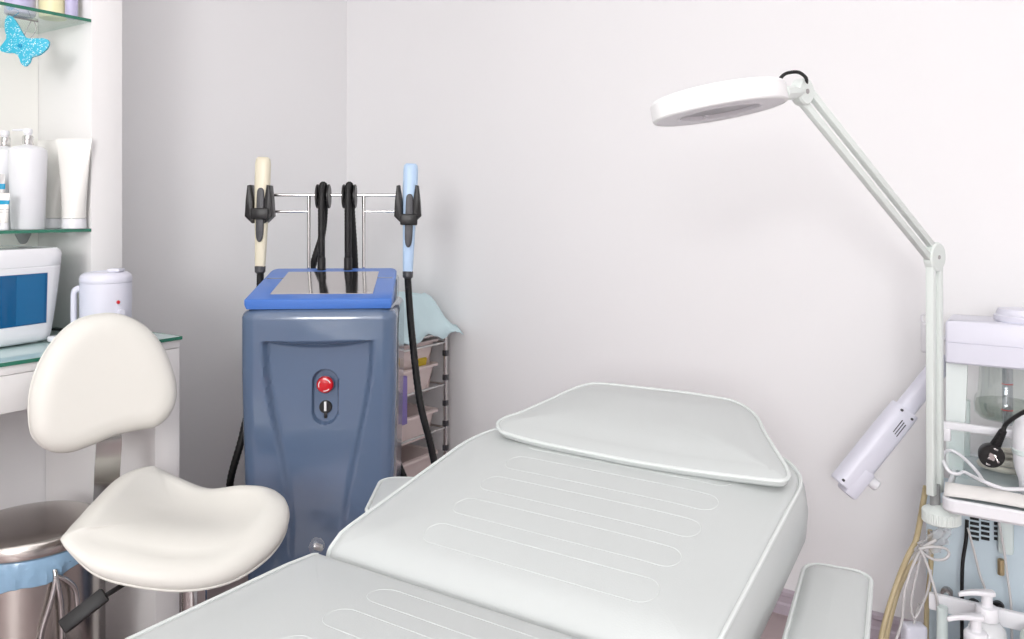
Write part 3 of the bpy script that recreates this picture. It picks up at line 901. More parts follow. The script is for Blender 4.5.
# purple pack beside the machine
pa = P(402, 405, d=2.66)
pp_ = MB().box((0, 0, .0), (.012, .09, .16), .002).build('leaflet_pack', M_PURPLE)
pp_.location = (-1.845, 2.10, .605)
tag(pp_, 'purple and white carton strip between the machine and the drawer cart', 'carton')
pq = P(402.5, 410, d=2.70); pp_.location = (pq.x-.006, pq.y-.02, .56)

# ------------------------------------------------------------------ treatment bed
BL, BRt = -.983, -.341
JY, BZ = .937, .65
SL = .195
bed = thing('treatment_bed', 'white vinyl treatment bed with raised backrest and piped cushions', 'bed', ((BL+BRt)/2, .75, 0))
def swell(outline, amount, w, ins=.02):
    top = inset(outline, ins)
    seg = [(top[k], top[(k+1) % len(top)]) for k in range(len(top))]
    def f(x, y):
        p = Vector((x, y)); best = 9.
        for a, b in seg:
            e = b-a; l2 = e.length_squared
            t = max(0., min(1., (p-a).dot(e)/l2)) if l2 > 1e-12 else 0
            best = min(best, (p-(a+e*t)).length)
        return amount*(1-math.exp(-(best/w)**1.5))
    return f
def piped(name, outline, z0, thick, warp, dome, parent, edge=.012, bulge=.008, roll=None, pr=.0036):
    """roll: (y, reach) edge without piping that rolls over softly"""
    dome = swell(outline, dome, .07)
    prof = [(.020, z0+.003), (.010, z0+.002), (.003, z0-.003), (0, z0-.006), (-bulge*.7, z0-.018), (-bulge, z0-thick*.5), (-bulge*.5, z0-thick*.85), (.006, z0-thick), (.03, z0-thick)]
    def w2(p):
        if roll:
            t = max(0., 1-abs(p.y-roll[0])/roll[1])
            if p.z > z0-thick*.6: p = Vector((p.x, p.y, p.z-roll[2]*t**2.2))
        return warp(p)
    o = MB().cushion(outline, prof, dome, steps=(.985, .96, .93, .89, .84, .77, .68, .57, .45, .3, .15), warp=w2).build(name, M_VINYL, parent, world=True, ang=70)
    ring = inset(outline, -.0005)
    if roll:
        N = len(ring)
        keep = [abs(p.y-roll[0]) > .0025 for p in ring]
        k0 = next(k for k in range(N) if keep[k] and not keep[k-1])
        run = []
        for k in range(N):
            if not keep[(k0+k) % N]: break
            run.append(ring[(k0+k) % N])
        MB().tube([w2(Vector((p.x, p.y, z0-.003))) for p in run], pr, 8).build('piping', M_PIPE, o, world=True)
    else:
        MB().tube([w2(Vector((p.x, p.y, z0-.003))) for p in ring], pr, 8, closed=True).build('piping', M_PIPE, o, world=True)
    return o
idw = lambda p: p
# seat part
seat_out = rrect(BL, BRt, .36, JY-.004, (.03, .03, .012, .012), 6, 10)
seat = piped('seat_cushion', seat_out, BZ, .085, idw, .010, bed, roll=(JY-.004, .05, .006))
leg_out = rrect(BL, BRt, -.25, .352, (.10, .10, .03, .03), 6, 10)
piped('leg_cushion', leg_out, BZ, .085, idw, .012, bed)
# backrest: local outline in (x, s) with s along the slope
ca = math.atan(SL)
def bwarp(p):
    s = p.y
    return Vector((p.x, JY+s*math.cos(ca)-p.z*math.sin(ca), BZ-.006+s*math.sin(ca)+p.z*math.cos(ca)))
BLEN = .565
bout = rrect(BL+.004, BRt, 0, BLEN, (.02, .02, .12, .20), 12, 14)
back = piped('backrest_cushion', bout, .012, .112, bwarp, .012, bed, bulge=.010, roll=(0, .060, .030))
bsw = swell(bout, .012, .07); ssw = swell(seat_out, .010, .07)
# quilting stitches
def stadium(x0, x1, y0, h):
    r = h/2
    pts = []
    for k in range(13):
        a = PI/2+PI*k/12
        pts.append(Vector((x0+r+r*math.cos(a), y0+r*math.sin(a))))
    for k in range(1, 14): pts.append(Vector((x0+r+(x1-x0-2*r)*k/14, y0-r)))
    for k in range(13):
        a = -PI/2+PI*k/12
        pts.append(Vector((x1-r+r*math.cos(a), y0+r*math.sin(a))))
    for k in range(1, 14): pts.append(Vector((x1-r-(x1-x0-2*r)*k/14, y0+r)))
    return pts
stc = MB()
for k in range(5):
    yy = .092+.080*k
    pts = [bwarp(Vector((p.x, p.y, .015+bsw(p.x, p.y)-.0003))) for p in stadium(BL+.150, BRt-.095, yy, .048)]
    stc.tube(pts, .0008, 5, closed=True)
stc.build('stitching', M_STITCH, back, world=True)
stc = MB()
for k in range(6):
    yy = JY-.078-.083*k
    pts = [Vector((p.x, p.y, BZ+.003+ssw(p.x, p.y)-.0003)) for p in stadium(BL+.185, BRt-.105, yy, .050)]
    stc.tube(pts, .0008, 5, closed=True)
stc.build('stitching', M_STITCH, seat, world=True)
# headrest
def onb(u, v, h=.0):
    # point on the backrest plane raised by h
    lo, hi = .3, 4
    a = (u-CX)/F; ky = a*sn+cs; kx = a*cs-sn; kz = -(v-HZ)/F
    z0 = BZ-.006+h/math.cos(ca)
    d = (EYE-z0+SL*JY)/(SL*ky-kz)
    return Vector((kx*d, (ky*d-JY)/math.cos(ca)))
hpx = [(500, 421), (508, 415.5), (522, 411), (538, 404), (555, 396.5), (572, 388.5), (585, 384), (598, 382), (622, 384), (655, 387.5), (690, 391.5), (722, 396.5), (735, 399.5), (748, 406), (759, 416), (765, 428), (774, 443), (783, 457), (789, 468), (789.5, 475), (780, 478), (750, 475), (712, 470.5), (670, 464.5), (628, 457.5), (585, 449), (545, 441), (512, 432.5), (502, 428)]
HH = .054
hout = [onb(u, v, HH-.014) for u, v in hpx]
hout = [Vector((p.x, p.y)) for p in hout]
hc_ = sum(hout, Vector((0, 0)))/len(hout)
hout = spline(hout, 3, True)
ys_ = [p.y for p in hout]
y0h, y1h = min(ys_), max(ys_)
def hwarp(p):
    return bwarp(Vector((p.x, p.y, p.z)))
hprof = [(.030, HH-.007), (.018, HH-.009), (.008, HH-.0125), (.002, HH-.015), (0, HH-.018), (.001, HH-.024), (.006, HH-.029), (.02, HH-.032)]
hd = MB().cushion(hout, hprof, swell(hout, .014, .045, .03), steps=(.97, .93, .88, .8, .7, .6, .5, .35, .18), warp=hwarp, tid=12).build('headrest', M_VINYL, bed, world=True, ang=70)
MB().tube([hwarp(Vector((p.x, p.y, HH-.015))) for p in inset(hout, .0)], .0034, 8, closed=True).build('piping', M_PIPE, hd, world=True)
for xx in (-.74, -.56):
    MB().tube([bwarp(Vector((xx, BLEN-.15, -.06))), bwarp(Vector((xx, BLEN+.10, -.06))), bwarp(Vector((xx, BLEN+.13, -.03))), bwarp(Vector((xx, BLEN+.13, .017)))], .008, 10, smooth=4).build('headrest_bar', M_CHROME, bed, world=True)
# armrests
def armrest(ox, oy, z, wd_, ln_, yaw):
    # ox, oy: far corner next to the bed; the pad runs back towards the foot end
    ao = rrect(-wd_/2, wd_/2, -ln_, 0, .030, 6, 8)
    M = Matrix.Translation((ox, oy, 0)) @ Matrix.Rotation(yaw, 4, 'Z')
    o = piped('armrest', ao, z, .055, lambda p: M @ p, .006, bed, bulge=.003)
    sgn = -1 if ox > -.6 else 1
    MB().box((0, -ln_*.55, z-.078), (.03, .10, .045), .004, M=M).box((sgn*.06, -ln_*.55, z-.091), (.14, .04, .02), .004, M=M).build('armrest_support', M_WHITEP, o, world=True)
fa = P(838, 566.5, z=.603)
armrest(fa.x, fa.y, .603, .102, .42, R(7.8))
fb = P(396, 474, z=.645)
armrest(fb.x+.015, fb.y+.005, .640, .088, .20, R(33))
# hinge caps
for xx in (BL+.010, BRt-.010):
    MB().lathe([(0, 0), (.013, 0), (.013, .006), (.010, .012), (.005, .015), (0, .0155)], n=24, M=frame((xx-.012 if xx < -.6 else xx+.012, JY-.002, BZ+.003), (0, 1, 0), (0, 0, 1)) @ Matrix.Translation((0, 0, -.008))).build('hinge_cap', M_CLEAR, bed, world=True)
    MB().box((xx-.012 if xx < -.6 else xx+.012, JY-.002, BZ+.002), (.016, .007, .010), .002).build('hinge_bolt', M_METALD, bed, world=True)
# understructure
MB().box(((BL+BRt)/2, .35, .535), (.50, 1.05, .045), .006).build('bed_frame', M_WHITEP, bed, world=True)
MB().box(((BL+BRt)/2, .62, .30), (.34, .42, .42), .03, 3).build('pedestal', M_WHITEP, bed, world=True)
MB().box(((BL+BRt)/2, .55, .045), (.56, .90, .09), .03, 3).build('base', M_WHITEP, bed, world=True)
MB().tube([((BL+BRt)/2, .9, .50), ((BL+BRt)/2, 1.15, .60)], .02, 14).build('back_actuator', M_CHROME, bed, world=True)

# ------------------------------------------------------------------ right side trolley
GX0, GX1, GY0, GY1 = -.190, .26, 1.945, 2.34
GZ = .585
tr = thing('trolley', 'white beauty trolley with shelves at the right wall edge', 'trolley', ((GX0+GX1)/2, (GY0+GY1)/2, 0))
# middle tray with rounded lip
to = rrect(GX0, GX1, GY0, GY1, .025, 6, 4)
MB().ring_loft([[Vector((p.x, p.y, GZ-.030)) for p in inset(to, .006)], [Vector((p.x, p.y, GZ-.024)) for p in to], [Vector((p.x, p.y, GZ-.003)) for p in to], [Vector((p.x, p.y, GZ)) for p in inset(to, .003)], [Vector((p.x, p.y, GZ)) for p in inset(to, .009)], [Vector((p.x, p.y, GZ-.004)) for p in inset(to, .012)], [Vector((p.x, p.y, GZ-.012)) for p in inset(to, .012)]]).build('tray', M_WHITEP, tr, world=True)
gg = MB().box(((GX0+GX1)/2, (GY0+GY1)/2, GZ-.007), (GX1-GX0-.026, GY1-GY0-.026, .008)).build('tray_glass', mat('tray_glass', S(190, 200, 204), .08, coat=.6), tr, world=True)
# guard rail with a clear pane below it
RLY = 2.125
r0 = P(942, 423.5, y=RLY)
RZ = r0.z
MB().box(((r0.x+GX1)/2, RLY, RZ-.002), (GX1-r0.x, .014, .017), .003).box((r0.x+.010, RLY-.006, RZ-.022), (.018, .012, .03), .003).build('guard_rail', M_WHITEP, tr, world=True)
MB().box(((r0.x+.012+GX1)/2, RLY, (GZ+RZ-.015)/2-.002), (GX1-r0.x-.016, .004, RZ-.015-GZ+.005)).build('clear_pane', glass_mat('pane_glass', (.95, .97, .97), .03), tr, world=True)
for xx in (GX0+.016, GX1-.02):
    for yy in ((GY1-.012,) if xx < 0 else (GY0+.03, GY1-.012)):
        MB().box((xx, yy, .31), (.022, .022, .50), .004).build('upright', M_MINT, tr, world=True)
    MB().box((xx, GY1-.012, .65), (.022, .022, .14), .004).build('upright', M_MINT, tr, world=True)
lo = rrect(GX0-.01, GX1, 1.86, GY1, .02, 5, 4)
MB().prism(lo, .150, .170, .004, 2).build('lower_shelf', M_WHITEP, tr, world=True)
fr1 = P(929, 603, y=2.02)
MB().box(((fr1.x+GX1)/2, 2.02, .332), (GX1-fr1.x, .014, .036), .003).build('lower_rail', M_WHITEP, tr, world=True)
MB().cyl((fr1.x+.028, 2.0, .17), (fr1.x+.028, 2.0, .333), .011, 18).build('rail_post', M_MINT, tr, world=True)
for xx in (GX0+.03, GX1-.03):
    for yy in (1.90, GY1-.03):
        MB().cyl((xx-.01, yy, .03), (xx+.01, yy, .03), .03, 20, bev=.004).cyl((xx, yy, .03), (xx, yy, .155), .008, 12).build('castor', M_BLACK, tr, world=True)

# instrument case on the lower shelf
cy = 2.14
case = thing('instrument_case', 'pale blue metal instrument case with vent slots below the trolley tray', 'device', (.0, cy+.09, .17))
MB().box((-.011, cy+.083, .1705+.178), (.460, .163, .355), .006).build('housing', M_CABINET, case, world=True)
vt = MB()
for r_ in range(7):
    v_ = 508+r_*5
    for (ua, ub) in ((970, 979), (981, 989.5), (994, 997.5)):
        a = P(ua, v_, y=cy); b = P(ub, v_+1.2, y=cy)
        vt.box(((a.x+b.x)/2, cy-.0005+.002, (a.z+b.z)/2), (abs(b.x-a.x), .006, .0062))
vt.build('vent', M_SLOT, case, world=True)
for (u_, v_) in ((947, 592), (974, 604), (998, 606)):
    a = P(u_, v_, y=cy)
    jk = MB().cyl((a.x, cy+.004, a.z), (a.x, cy-.012, a.z), .0125, 22, bev=.002).build('socket', M_BLACK if u_ > 950 else M_METALD, case, world=True)
    MB().cyl((a.x, cy-.010, a.z), (a.x, cy-.030, a.z-.004), .007, 16, bev=.002).build('connector', M_CHROME if u_ < 950 else M_BLACK, jk, world=True)
a = P(1004, 545, y=cy)
MB().box((a.x+.004, cy-.012, .49), (.030, .026, .12), .006).build('probe_holder', M_MINT, case, world=True)
a = P(1001, 567, y=cy-.02)
MB().cyl((a.x, a.y, a.z-.018), (a.x, a.y, a.z+.018), .007, 14, bev=.002).build('probe_tip', M_BRASS, case, world=True)

# steamer unit above
SYF = 2.15
ax = P(945, 320, y=SYF).x
sm = thing('facial_steamer', 'white facial steamer head with glass jar standing behind the trolley rail', 'steamer', (ax+.2, 2.30, GZ))
zt_, zb_ = P(945, 320, y=SYF).z, P(945, 363, y=SYF).z
so1 = rrect(ax, .28, SYF, 2.285, .007, 5, 4)
zm = (zt_+zb_)/2-.001
MB().ring_loft([[Vector((p.x, p.y, zb_)) for p in inset(so1, .004)], [Vector((p.x, p.y, zb_+.004)) for p in so1], [Vector((p.x, p.y, zm-.001)) for p in so1], [Vector((p.x, p.y, zm)) for p in inset(so1, .002)], [Vector((p.x, p.y, zm+.001)) for p in so1], [Vector((p.x, p.y, zt_-.008)) for p in so1], [Vector((p.x, p.y, zt_-.002)) for p in inset(so1, .003)], [Vector((p.x, p.y, zt_)) for p in inset(so1, .010)]]).build('body', M_LILACP, sm, world=True)
cc = P(1012, 316, y=2.215)
rc = []
for z_, r_ in ((0, .046), (.004, .049), (.014, .049), (.017, .044), (.019, .044), (.029, .040), (.030, .03)):
    rc.append([Vector((cc.x+.012+r_*(1+(.02 if (i % 2 and z_ > .018) else 0))*math.cos(2*PI*i/60), 2.215+r_*(1+(.02 if (i % 2 and z_ > .018) else 0))*math.sin(2*PI*i/60), zt_+z_)) for i in range(60)])
MB().ring_loft(rc).build('filler_cap', M_LILACP, sm, world=True)
# stand plate under the head, left
pl_ = [P(946.5, 363, y=2.30), P(968, 363.5, y=2.30), P(964, 424, y=2.30), P(946.5, 421, y=2.30)]
w0 = P(946.5, 363, y=2.19).x; w1 = P(968, 363, y=2.19).x; w2 = P(963.5, 424, y=2.19).x
MB().ring_loft([[Vector((w0, yy, zb_+.002)), Vector((w1, yy, zb_+.002)), Vector((w2, yy, GZ-.0025)), Vector((w0, yy, GZ-.0025))] for yy in (2.18, 2.20)]).build('stand_plate', mat('stand_white', S(232, 240, 238), .35), sm, world=True)
MB().box((.16, 2.26, (GZ-.0025+zb_)/2), (.03, .03, zb_-GZ+.003), .004).build('stand_column', M_MINT, sm, world=True)
# glass jar
jc = P(999, 410, y=2.235)
JX, JYc = jc.x+.010, 2.235
MB().lathe([(.050, zb_-P(990, 421, y=2.20).z+.001), (.0515, .10), (.054, .06), (.060, .05), (.062, .035), (.060, .014), (.05, .003), (.035, .0), (0, .0)], (JX, JYc, P(990, 421, y=2.20).z), 44).build('glass_jar', M_JAR, sm, world=True)
zj = P(990, 421, y=2.20).z
MB().lathe([(0, .004), (.05, .006), (.058, .016), (.0595, .030), (.057, .042), (0, .042)], (JX, JYc, zj), 40).build('water', glass_mat('jar_water', (.80, .84, .80), .05), sm, world=True)
gx_ = P(1008, 395, y=2.20).x
gt = MB().lathe([(0, 0), (.010, 0), (.011, .003), (.011, .13), (0, .13)], (gx_, 2.172, zb_-.131), 24).build('gauge_tube', glass_mat('gauge_glass', (.78, .8, .82), .12), sm, world=True)
rl_ = MB()
for v_ in (384, 410):
    z_ = P(1008, v_, y=2.17).z
    rl_.tube([(gx_-.0113*math.cos(R(8+20*k)), 2.172-.0115*math.sin(R(8+20*k)), z_) for k in range(9)], .0009, 6)
rl_.build('level_marks', M_SALMON, gt, world=True)
# hinged nozzle arm, slanting down to the left
a0 = P(948, 368, d=2.02); a1 = P(926, 395, d=2.02)
n0 = P(845, 490, d=2.0); n1 = P(910, 414, d=2.02)
ndir = (n0-n1).normalized()
side = Vector((cs, sn, 0))
upv = ndir.cross(Vector((-sn, cs, 0))).normalized()
n1 = P(905, 409, d=2.0); n0 = P(843, 486, d=2.0)
ndir = (n0-n1).normalized()
Mn = frame(n1, ndir, Vector((-sn, cs, 0)))
L_ = (n0-n1).length
def nsec(x, w, h, n=28): return [Vector((x, h*math.copysign(abs(math.sin(q))**.6, math.sin(q)), w*math.copysign(abs(math.cos(q))**.6, math.cos(q)))) for q in [2*PI*i/n for i in range(n)]]
nz = MB().ring_loft([nsec(0, .030, .028), nsec(.003, .031, .030), nsec(L_*.3, .032, .031), nsec(L_*.8, .032, .031), nsec(L_-.003, .032, .031), nsec(L_, .029, .028)], M=Mn).build('nozzle_arm', M_LILACP, sm, world=True)
MB().ring_loft([nsec(-.16, .022, .020), nsec(-.02, .022, .020), nsec(.004, .022, .020)], M=Mn).build('arm_tube', M_LILACP, nz, world=True)
wsg = -1 if (Mn.to_3x3() @ Vector((0, 0, 1))).z > 0 else 1       # towards the lower right edge
MB().box((L_-.030, -.004, wsg*.014), (.080, .056, .036), .008, M=Mn).build('nozzle_sleeve', M_LILACP, nz, world=True)
MB().cyl(Mn @ Vector((L_-.052, 0, wsg*.030)), Mn @ Vector((L_-.052, -.01, wsg*.062)), .0135, 18, bev=.003).build('nozzle_knob', M_WHITEP, nz, world=True)
sl = MB()
for k in range(3):
    sl.box((.046+.002*k, -.0305, wsg*(-.004+.0065*k)+.0), (.036, .003, .0016), 0, M=Mn)
for (xx, zz) in ((.010, -.020), (.012, .012), (L_-.012, -.024)):
    sl.cyl(Mn @ Vector((xx, -.028, wsg*zz)), Mn @ Vector((xx, -.033, wsg*zz)), .003, 12)
sl.build('vent_slots', M_DGREY, nz, world=True)
kx_ = P(925, 337, y=2.2)
MB().box((kx_.x+.004, 2.2, kx_.z), (.026, .03, .075), .008, 3).tube([(kx_.x-.006, 2.2, kx_.z+.036), (kx_.x-.008, 2.2, kx_.z+.05), (kx_.x+.0, 2.2, kx_.z+.055)], .003, 8, smooth=3).cyl((kx_.x+.0, 2.2, kx_.z), (ax+.01, 2.2, kx_.z), .007, 12).build('side_switch', M_WHITEP, sm, world=True)

# coil of beige hose on the tray
def coil(name, m, r, c, rad, turns, label, cat, sq=.7):
    pts = []
    for k in range(int(turns*24)+1):
        a = 2*PI*k/24
        rr = rad*(1-.10*k/24)
        pts.append((c[0]+rr*math.cos(a), c[1]+rr*sq*math.sin(a), c[2]+r+2.02*r*k/24*.98))
    o = MB().tube(pts, r, 10).build(name, m)
    return tag(o, label, cat)
coil('hose_coil', M_BEIGE, .0068, (-.055, 2.235, GZ-.0028), .086, 2.6, 'coiled beige rubber hose lying on the trolley tray behind the plug', 'hose')

# plug with cable
pc_ = P(990, 455, y=2.075)
plug = thing('power_plug', 'black round mains plug with two pins lying on the trolley tray', 'plug', (pc_.x, pc_.y, GZ))
pn = Vector((-.10*cs+.35*sn, -.10*sn-.35*cs, -.10)).normalized()*1.0
pn = (Vector((cs, sn, 0))*-.30+Vector((sn, -cs, 0))*.85+Vector((0, 0, -.12))).normalized()
cdir = P(1008, 429, y=2.06)-P(993, 452, y=2.075)
Mp = frame(P(991, 455, y=2.06), pn.cross(cdir.normalized()), cdir-pn*cdir.dot(pn))
Mp = frame(P(991, 455, y=2.06), (cdir-pn*cdir.dot(pn)), pn.cross(cdir))
MB().lathe([(0, -.024), (.016, -.022), (.0235, -.012), (.0255, 0), (.0255, .008), (.0245, .010), (0, .010)], n=36, M=Mp).build('body', M_BLACK, plug, world=True)
bt = MB()
for k in range(10):
    xx = .020+.0042*k
    bt.cyl(Mp @ Vector((xx, 0, -.004)), Mp @ Vector((xx+.003, 0, -.004)), .0115-.0004*k, 18, bev=.0005)
    bt.cyl(Mp @ Vector((xx+.003, 0, -.004)), Mp @ Vector((xx+.0045, 0, -.004)), .0095-.0004*k, 18)
bt.build('strain_relief', M_RUBBER, plug, world=True)
for s_ in (-1, 1):
    lab(MB().cyl(Mp @ Vector((0, s_*.0095, .010)), Mp @ Vector((0, s_*.0095, .028)), .0024, 12, bev=.0006).build('pin', M_CHROME, plug, world=True), 'silver pin')
    MB().box((s_*.019, 0, .006), (.004, .009, .011), .001, M=Mp).build('earth_clip', M_CHROME, plug, world=True)
MB().lathe([(0, 0), (.010, 0), (.010, .0006), (0, .0006)], n=4, M=Mp @ Matrix.Translation((0, 0, .0102)) @ Matrix.Rotation(PI/4, 4, 'Z')).build('face_plate', M_CHROME, plug, world=True)
e0 = Mp @ Vector((.060, 0, -.004))
MB().tube([e0, Mp @ Vector((.080, 0, -.004)), P(1024, 412, y=2.015), P(1040, 408, y=2.0), P(1060, 430, y=1.99), P(1064, 478, y=1.99)], .0048, 10, smooth=8).build('cable', M_RUBBER, plug, world=True)

# white appliance / handset at the frame edge
hs_ = P(1024, 434, y=2.09)
hand = thing('white_handset', 'white rounded handset standing on the tray at the frame edge', 'device', (hs_.x+.012, 2.078, GZ-.003))
MB().lathe([(0, 0), (.018, 0), (.020, .004), (.022, .03), (.031, .06), (.034, .11), (.031, .15), (.022, .175), (.012, .182), (0, .184)], n=32).build('body', M_WHITEP, hand)
MB().lathe([(.0325, .088), (.0345, .090), (.0350, .098), (.033, .100)], n=32).build('band', M_MINT, hand)

# white flat cable loop
zc = GZ+.006
cab = []
for (u_, v_, z_) in [(1040, 489, .004), (1018, 489, .006), (1000, 488, .010), (985, 482, .020), (978, 473, .022), (970, 464, .034), (960, 455, .044), (951, 450.5, .048), (945, 452, .048), (942.5, 458, .046), (945, 465, .038), (950, 472, .026), (958, 474, .022), (964, 472, .022), (972, 476, .022), (985, 482, .028), (998, 487, .020), (1010, 489.5, .012), (1040, 489.6, .010)]:
    cab.append(P(u_, v_, z=GZ+z_+.012))
o = MB().tube(cab, .0036, 10, smooth=6).build('white_cable', M_WHITEP)
tag(o, 'white looped cable lying over the paper towel on the trolley tray', 'cable')

# paper towel
tw = MB()
g_ = []
n = 18
for i in range(n+1):
    row = []
    for j in range(9):
        a = i/n; b = j/8
        x_ = GX0+.004+a*.30; y_ = GY0+.012+b*.062+.010*math.sin(a*5)
        z_ = GZ+.0025+.014*math.sin(PI*min(1, b*1.0))+.004*noise.noise(Vector((a*6, b*3, .3)))+.002
        if b == 0: z_ = GZ+.0022
        row.append(tw.bm.verts.new((x_, y_, z_)))
    g_.append(row)
for i in range(n):
    for j in range(8): tw.bm.faces.new((g_[i][j], g_[i+1][j], g_[i+1][j+1], g_[i][j+1]))
o = tw.build('paper_towel', M_TOWEL, ang=80)
sd = o.modifiers.new('thickness', 'SOLIDIFY'); sd.thickness = .003; sd.offset = 1
tag(o, 'folded off white paper towel along the front edge of the trolley tray', 'paper towel')
gp = P(950, 480, z=GZ+.02)
o = MB().box((0, 0, 0), (.016, .010, .006), .002).build('green_wrapper', M_GREENW)
o.location = (gp.x+.002, gp.y+.022, GZ+.004)
tag(o, 'small green wrapper at the left corner of the trolley tray', 'wrapper')

# ------------------------------------------------------------------ magnifier lamp
le = Vector(P(934.5, 257, d=1.80)); lt = Vector(P(802, 92, d=1.50)); lbot = Vector(P(935, 492, d=1.81))
lbot.x, lbot.y = le.x+.001, le.y+.002
lamp = thing('magnifier_lamp', 'white magnifier lamp on a long folding arm clamped to the trolley', 'lamp', (le.x, le.y, GZ-.06))
fwd = Vector((-sn, cs, 0)); rgt = Vector((cs, sn, 0))
def bars(name, a, b, w, t, gap, sidev):
    mb = MB()
    ax_ = (b-a).normalized()
    sd_ = (sidev-ax_*sidev.dot(ax_)).normalized()
    nn = ax_.cross(sd_)
    for s_ in (-1, 1):
        off = sd_*s_*gap
        M = frame(a+off, ax_, sd_)
        mb.box(((b-a).length/2, 0, 0), ((b-a).length, w, t), .002, M=M)
    return mb
ah = Vector((lt.x-le.x, lt.y-le.y, 0)).normalized()      # the arm folds in this upright plane
an_ = Vector((-ah.y, ah.x, 0))
if an_.dot(fwd) > 0: an_ = -an_
bars('x', lbot, le, .0165, .016, .0165, ah).build('lower_arm', M_LAMP, lamp, world=True)
armdir = (lt-le).normalized()
bars('x', le+armdir*.012, lt-armdir*.008, .0145, .013, .0145, ah).build('upper_arm', M_LAMP, lamp, world=True)
def disc(c, r, t, m, nm, screw=True):
    o = MB().cyl(c-an_*t/2, c+an_*t/2, r, 36, bev=.003).build(nm, m, lamp, world=True)
    MB().cyl(c+an_*(t/2+.0015), c+an_*(t/2-.002), .0045, 14).build('screw', M_METALD, o, world=True)
    return o
disc(le, .0325, .020, M_LAMP, 'elbow_joint')
disc(lt, .0245, .022, M_LAMP, 'head_joint')
# head
LD = 1.42
hcn = P(718, 103, d=LD)
LR = 66.5*LD/F
roll = R(8.5)
lx = (rgt*math.cos(roll)+Vector((0, 0, 1))*math.sin(roll))
upn = (Vector((0, 0, 1))*math.cos(roll)-rgt*math.sin(roll))
upn = (upn+fwd*.055).normalized()
Mh = frame(hcn, lx, upn.cross(lx))
ri = .069
MB().lathe([(ri, .010), (ri, .016), (ri+.008, .019), (LR-.012, .019), (LR-.004, .017), (LR, .011), (LR, -.015), (LR-.002, -.0175), (LR-.006, -.018), (LR-.006, -.008), (ri+.004, -.008), (ri, -.006), (ri, .010)], n=72, M=Mh).build('lamp_head', M_LAMPW, lamp, world=True, ang=30)
MB().lathe([(ri-.001, -.010), (ri-.001, -.0165), (ri+.002, -.0185), (ri+.005, -.0165), (ri+.018, -.0165), (LR-.0065, -.0172), (LR-.0065, -.010), (ri-.001, -.010)], n=72, M=Mh).build('diffuser', M_DIFF, lamp, world=True, ang=30)
MB().lathe([(0, .0065), (ri*.5, .004), (ri-.0005, -.003), (ri-.0005, -.005), (ri*.5, -.0075), (0, -.009)], n=56, M=Mh).build('lens', M_LENS, lamp, world=True)
MB().box((-.008, ri-.006, -.003), (.009, .012, .022), .002, M=Mh).build('lens_clip', M_DIFF, lamp, world=True)
# swivel between head and arm
hx_ = Mh @ Vector((LR-.002, 0, .0))
MB().cyl(hx_, hx_+(lt-hx_)*.55, .0125, 8, bev=.002).cyl(hx_+(lt-hx_)*.5, hx_+(lt-hx_)*.95, .009, 16).build('swivel', M_LAMP, lamp, world=True)
MB().tube([Mh @ Vector((LR-.014, 0, .014)), P(783, 75.5, d=1.45), P(790, 72.5, d=1.455), P(799, 72.5, d=1.46), P(806, 78, d=1.48), lt+Vector((.008*cs, .008*sn, .012))], .0032, 8, smooth=6).build('cable', M_RUBBER, lamp, world=True)
# foot: socket, ribbed collar and clamp bracket
lz = lbot.z
MB().cyl((lbot.x, lbot.y, lz-.045), (lbot.x, lbot.y, lz+.02), .0105, 20).build('socket_pin', M_CONE, lamp, world=True)
kc = P(946, 515, d=1.745)
rc = []
for z_, r_ in ((-.013, .035), (-.010, .039), (.012, .039), (.015, .036), (.022, .022), (.026, .012)):
    rc.append([Vector((lbot.x+.012+r_*(1-(.03 if i % 2 else 0))*math.cos(2*PI*i/96), lbot.y-.0+r_*(1-(.03 if i % 2 else 0))*math.sin(2*PI*i/96), .523+z_)) for i in range(96)])
MB().ring_loft(rc).build('ribbed_collar', M_LAMP, lamp, world=True, ang=25)
MB().box((lbot.x+.045, lbot.y+.03, .5475), (.05, .04, .012), .003).build('clamp_bracket', M_LAMP, lamp, world=True)

# ------------------------------------------------------------------ hoses, adapter and soap bottles at the lower right
def hose(name, m, r, pts, label, cat, grp=None):
    o = MB().tube([P(u_, v_, d=d_) for u_, v_, d_ in pts], r, 10, smooth=7).build(name, m)
    return tag(o, label, cat, grp)
hose('rubber_hose', M_TAN, .0062, [(926, 486, 1.86), (921, 515, 1.86), (916, 540, 1.86), (908, 556, 1.85), (900, 575, 1.85), (893, 595, 1.84), (886, 618, 1.83), (880, 645, 1.82), (876, 680, 1.80), (872, 730, 1.80), (868, 757, 1.82)], 'tan rubber hose hanging down beside the trolley, outermost strand', 'hose')
hose('rubber_hose', M_TAN, .0062, [(922, 546, 1.885), (918, 556, 1.885), (906, 573, 1.88), (898, 590, 1.87), (891, 615, 1.86), (885, 645, 1.85), (882, 690, 1.84), (880, 735, 1.84), (876, 752, 1.84)], 'tan rubber hose hanging just behind the outermost strand', 'hose')
hose('rubber_hose', M_TAN, .0056, [(930, 530, 1.90), (931, 560, 1.90), (929, 585, 1.90), (927, 605, 1.90), (926, 640, 1.90), (925, 700, 1.89), (923, 735, 1.88)], 'straight tan hose hanging close along the left side of the blue case', 'hose')
hose('thin_tube', M_GREYT, .0030, [(936, 540, 1.80), (923, 548, 1.80), (914, 563, 1.80), (905, 590, 1.80), (902, 620, 1.80), (897, 637, 1.80), (888, 660, 1.80), (884, 720, 1.80), (880, 765, 1.80)], 'thin white tube curving down between the tan hoses', 'tube')
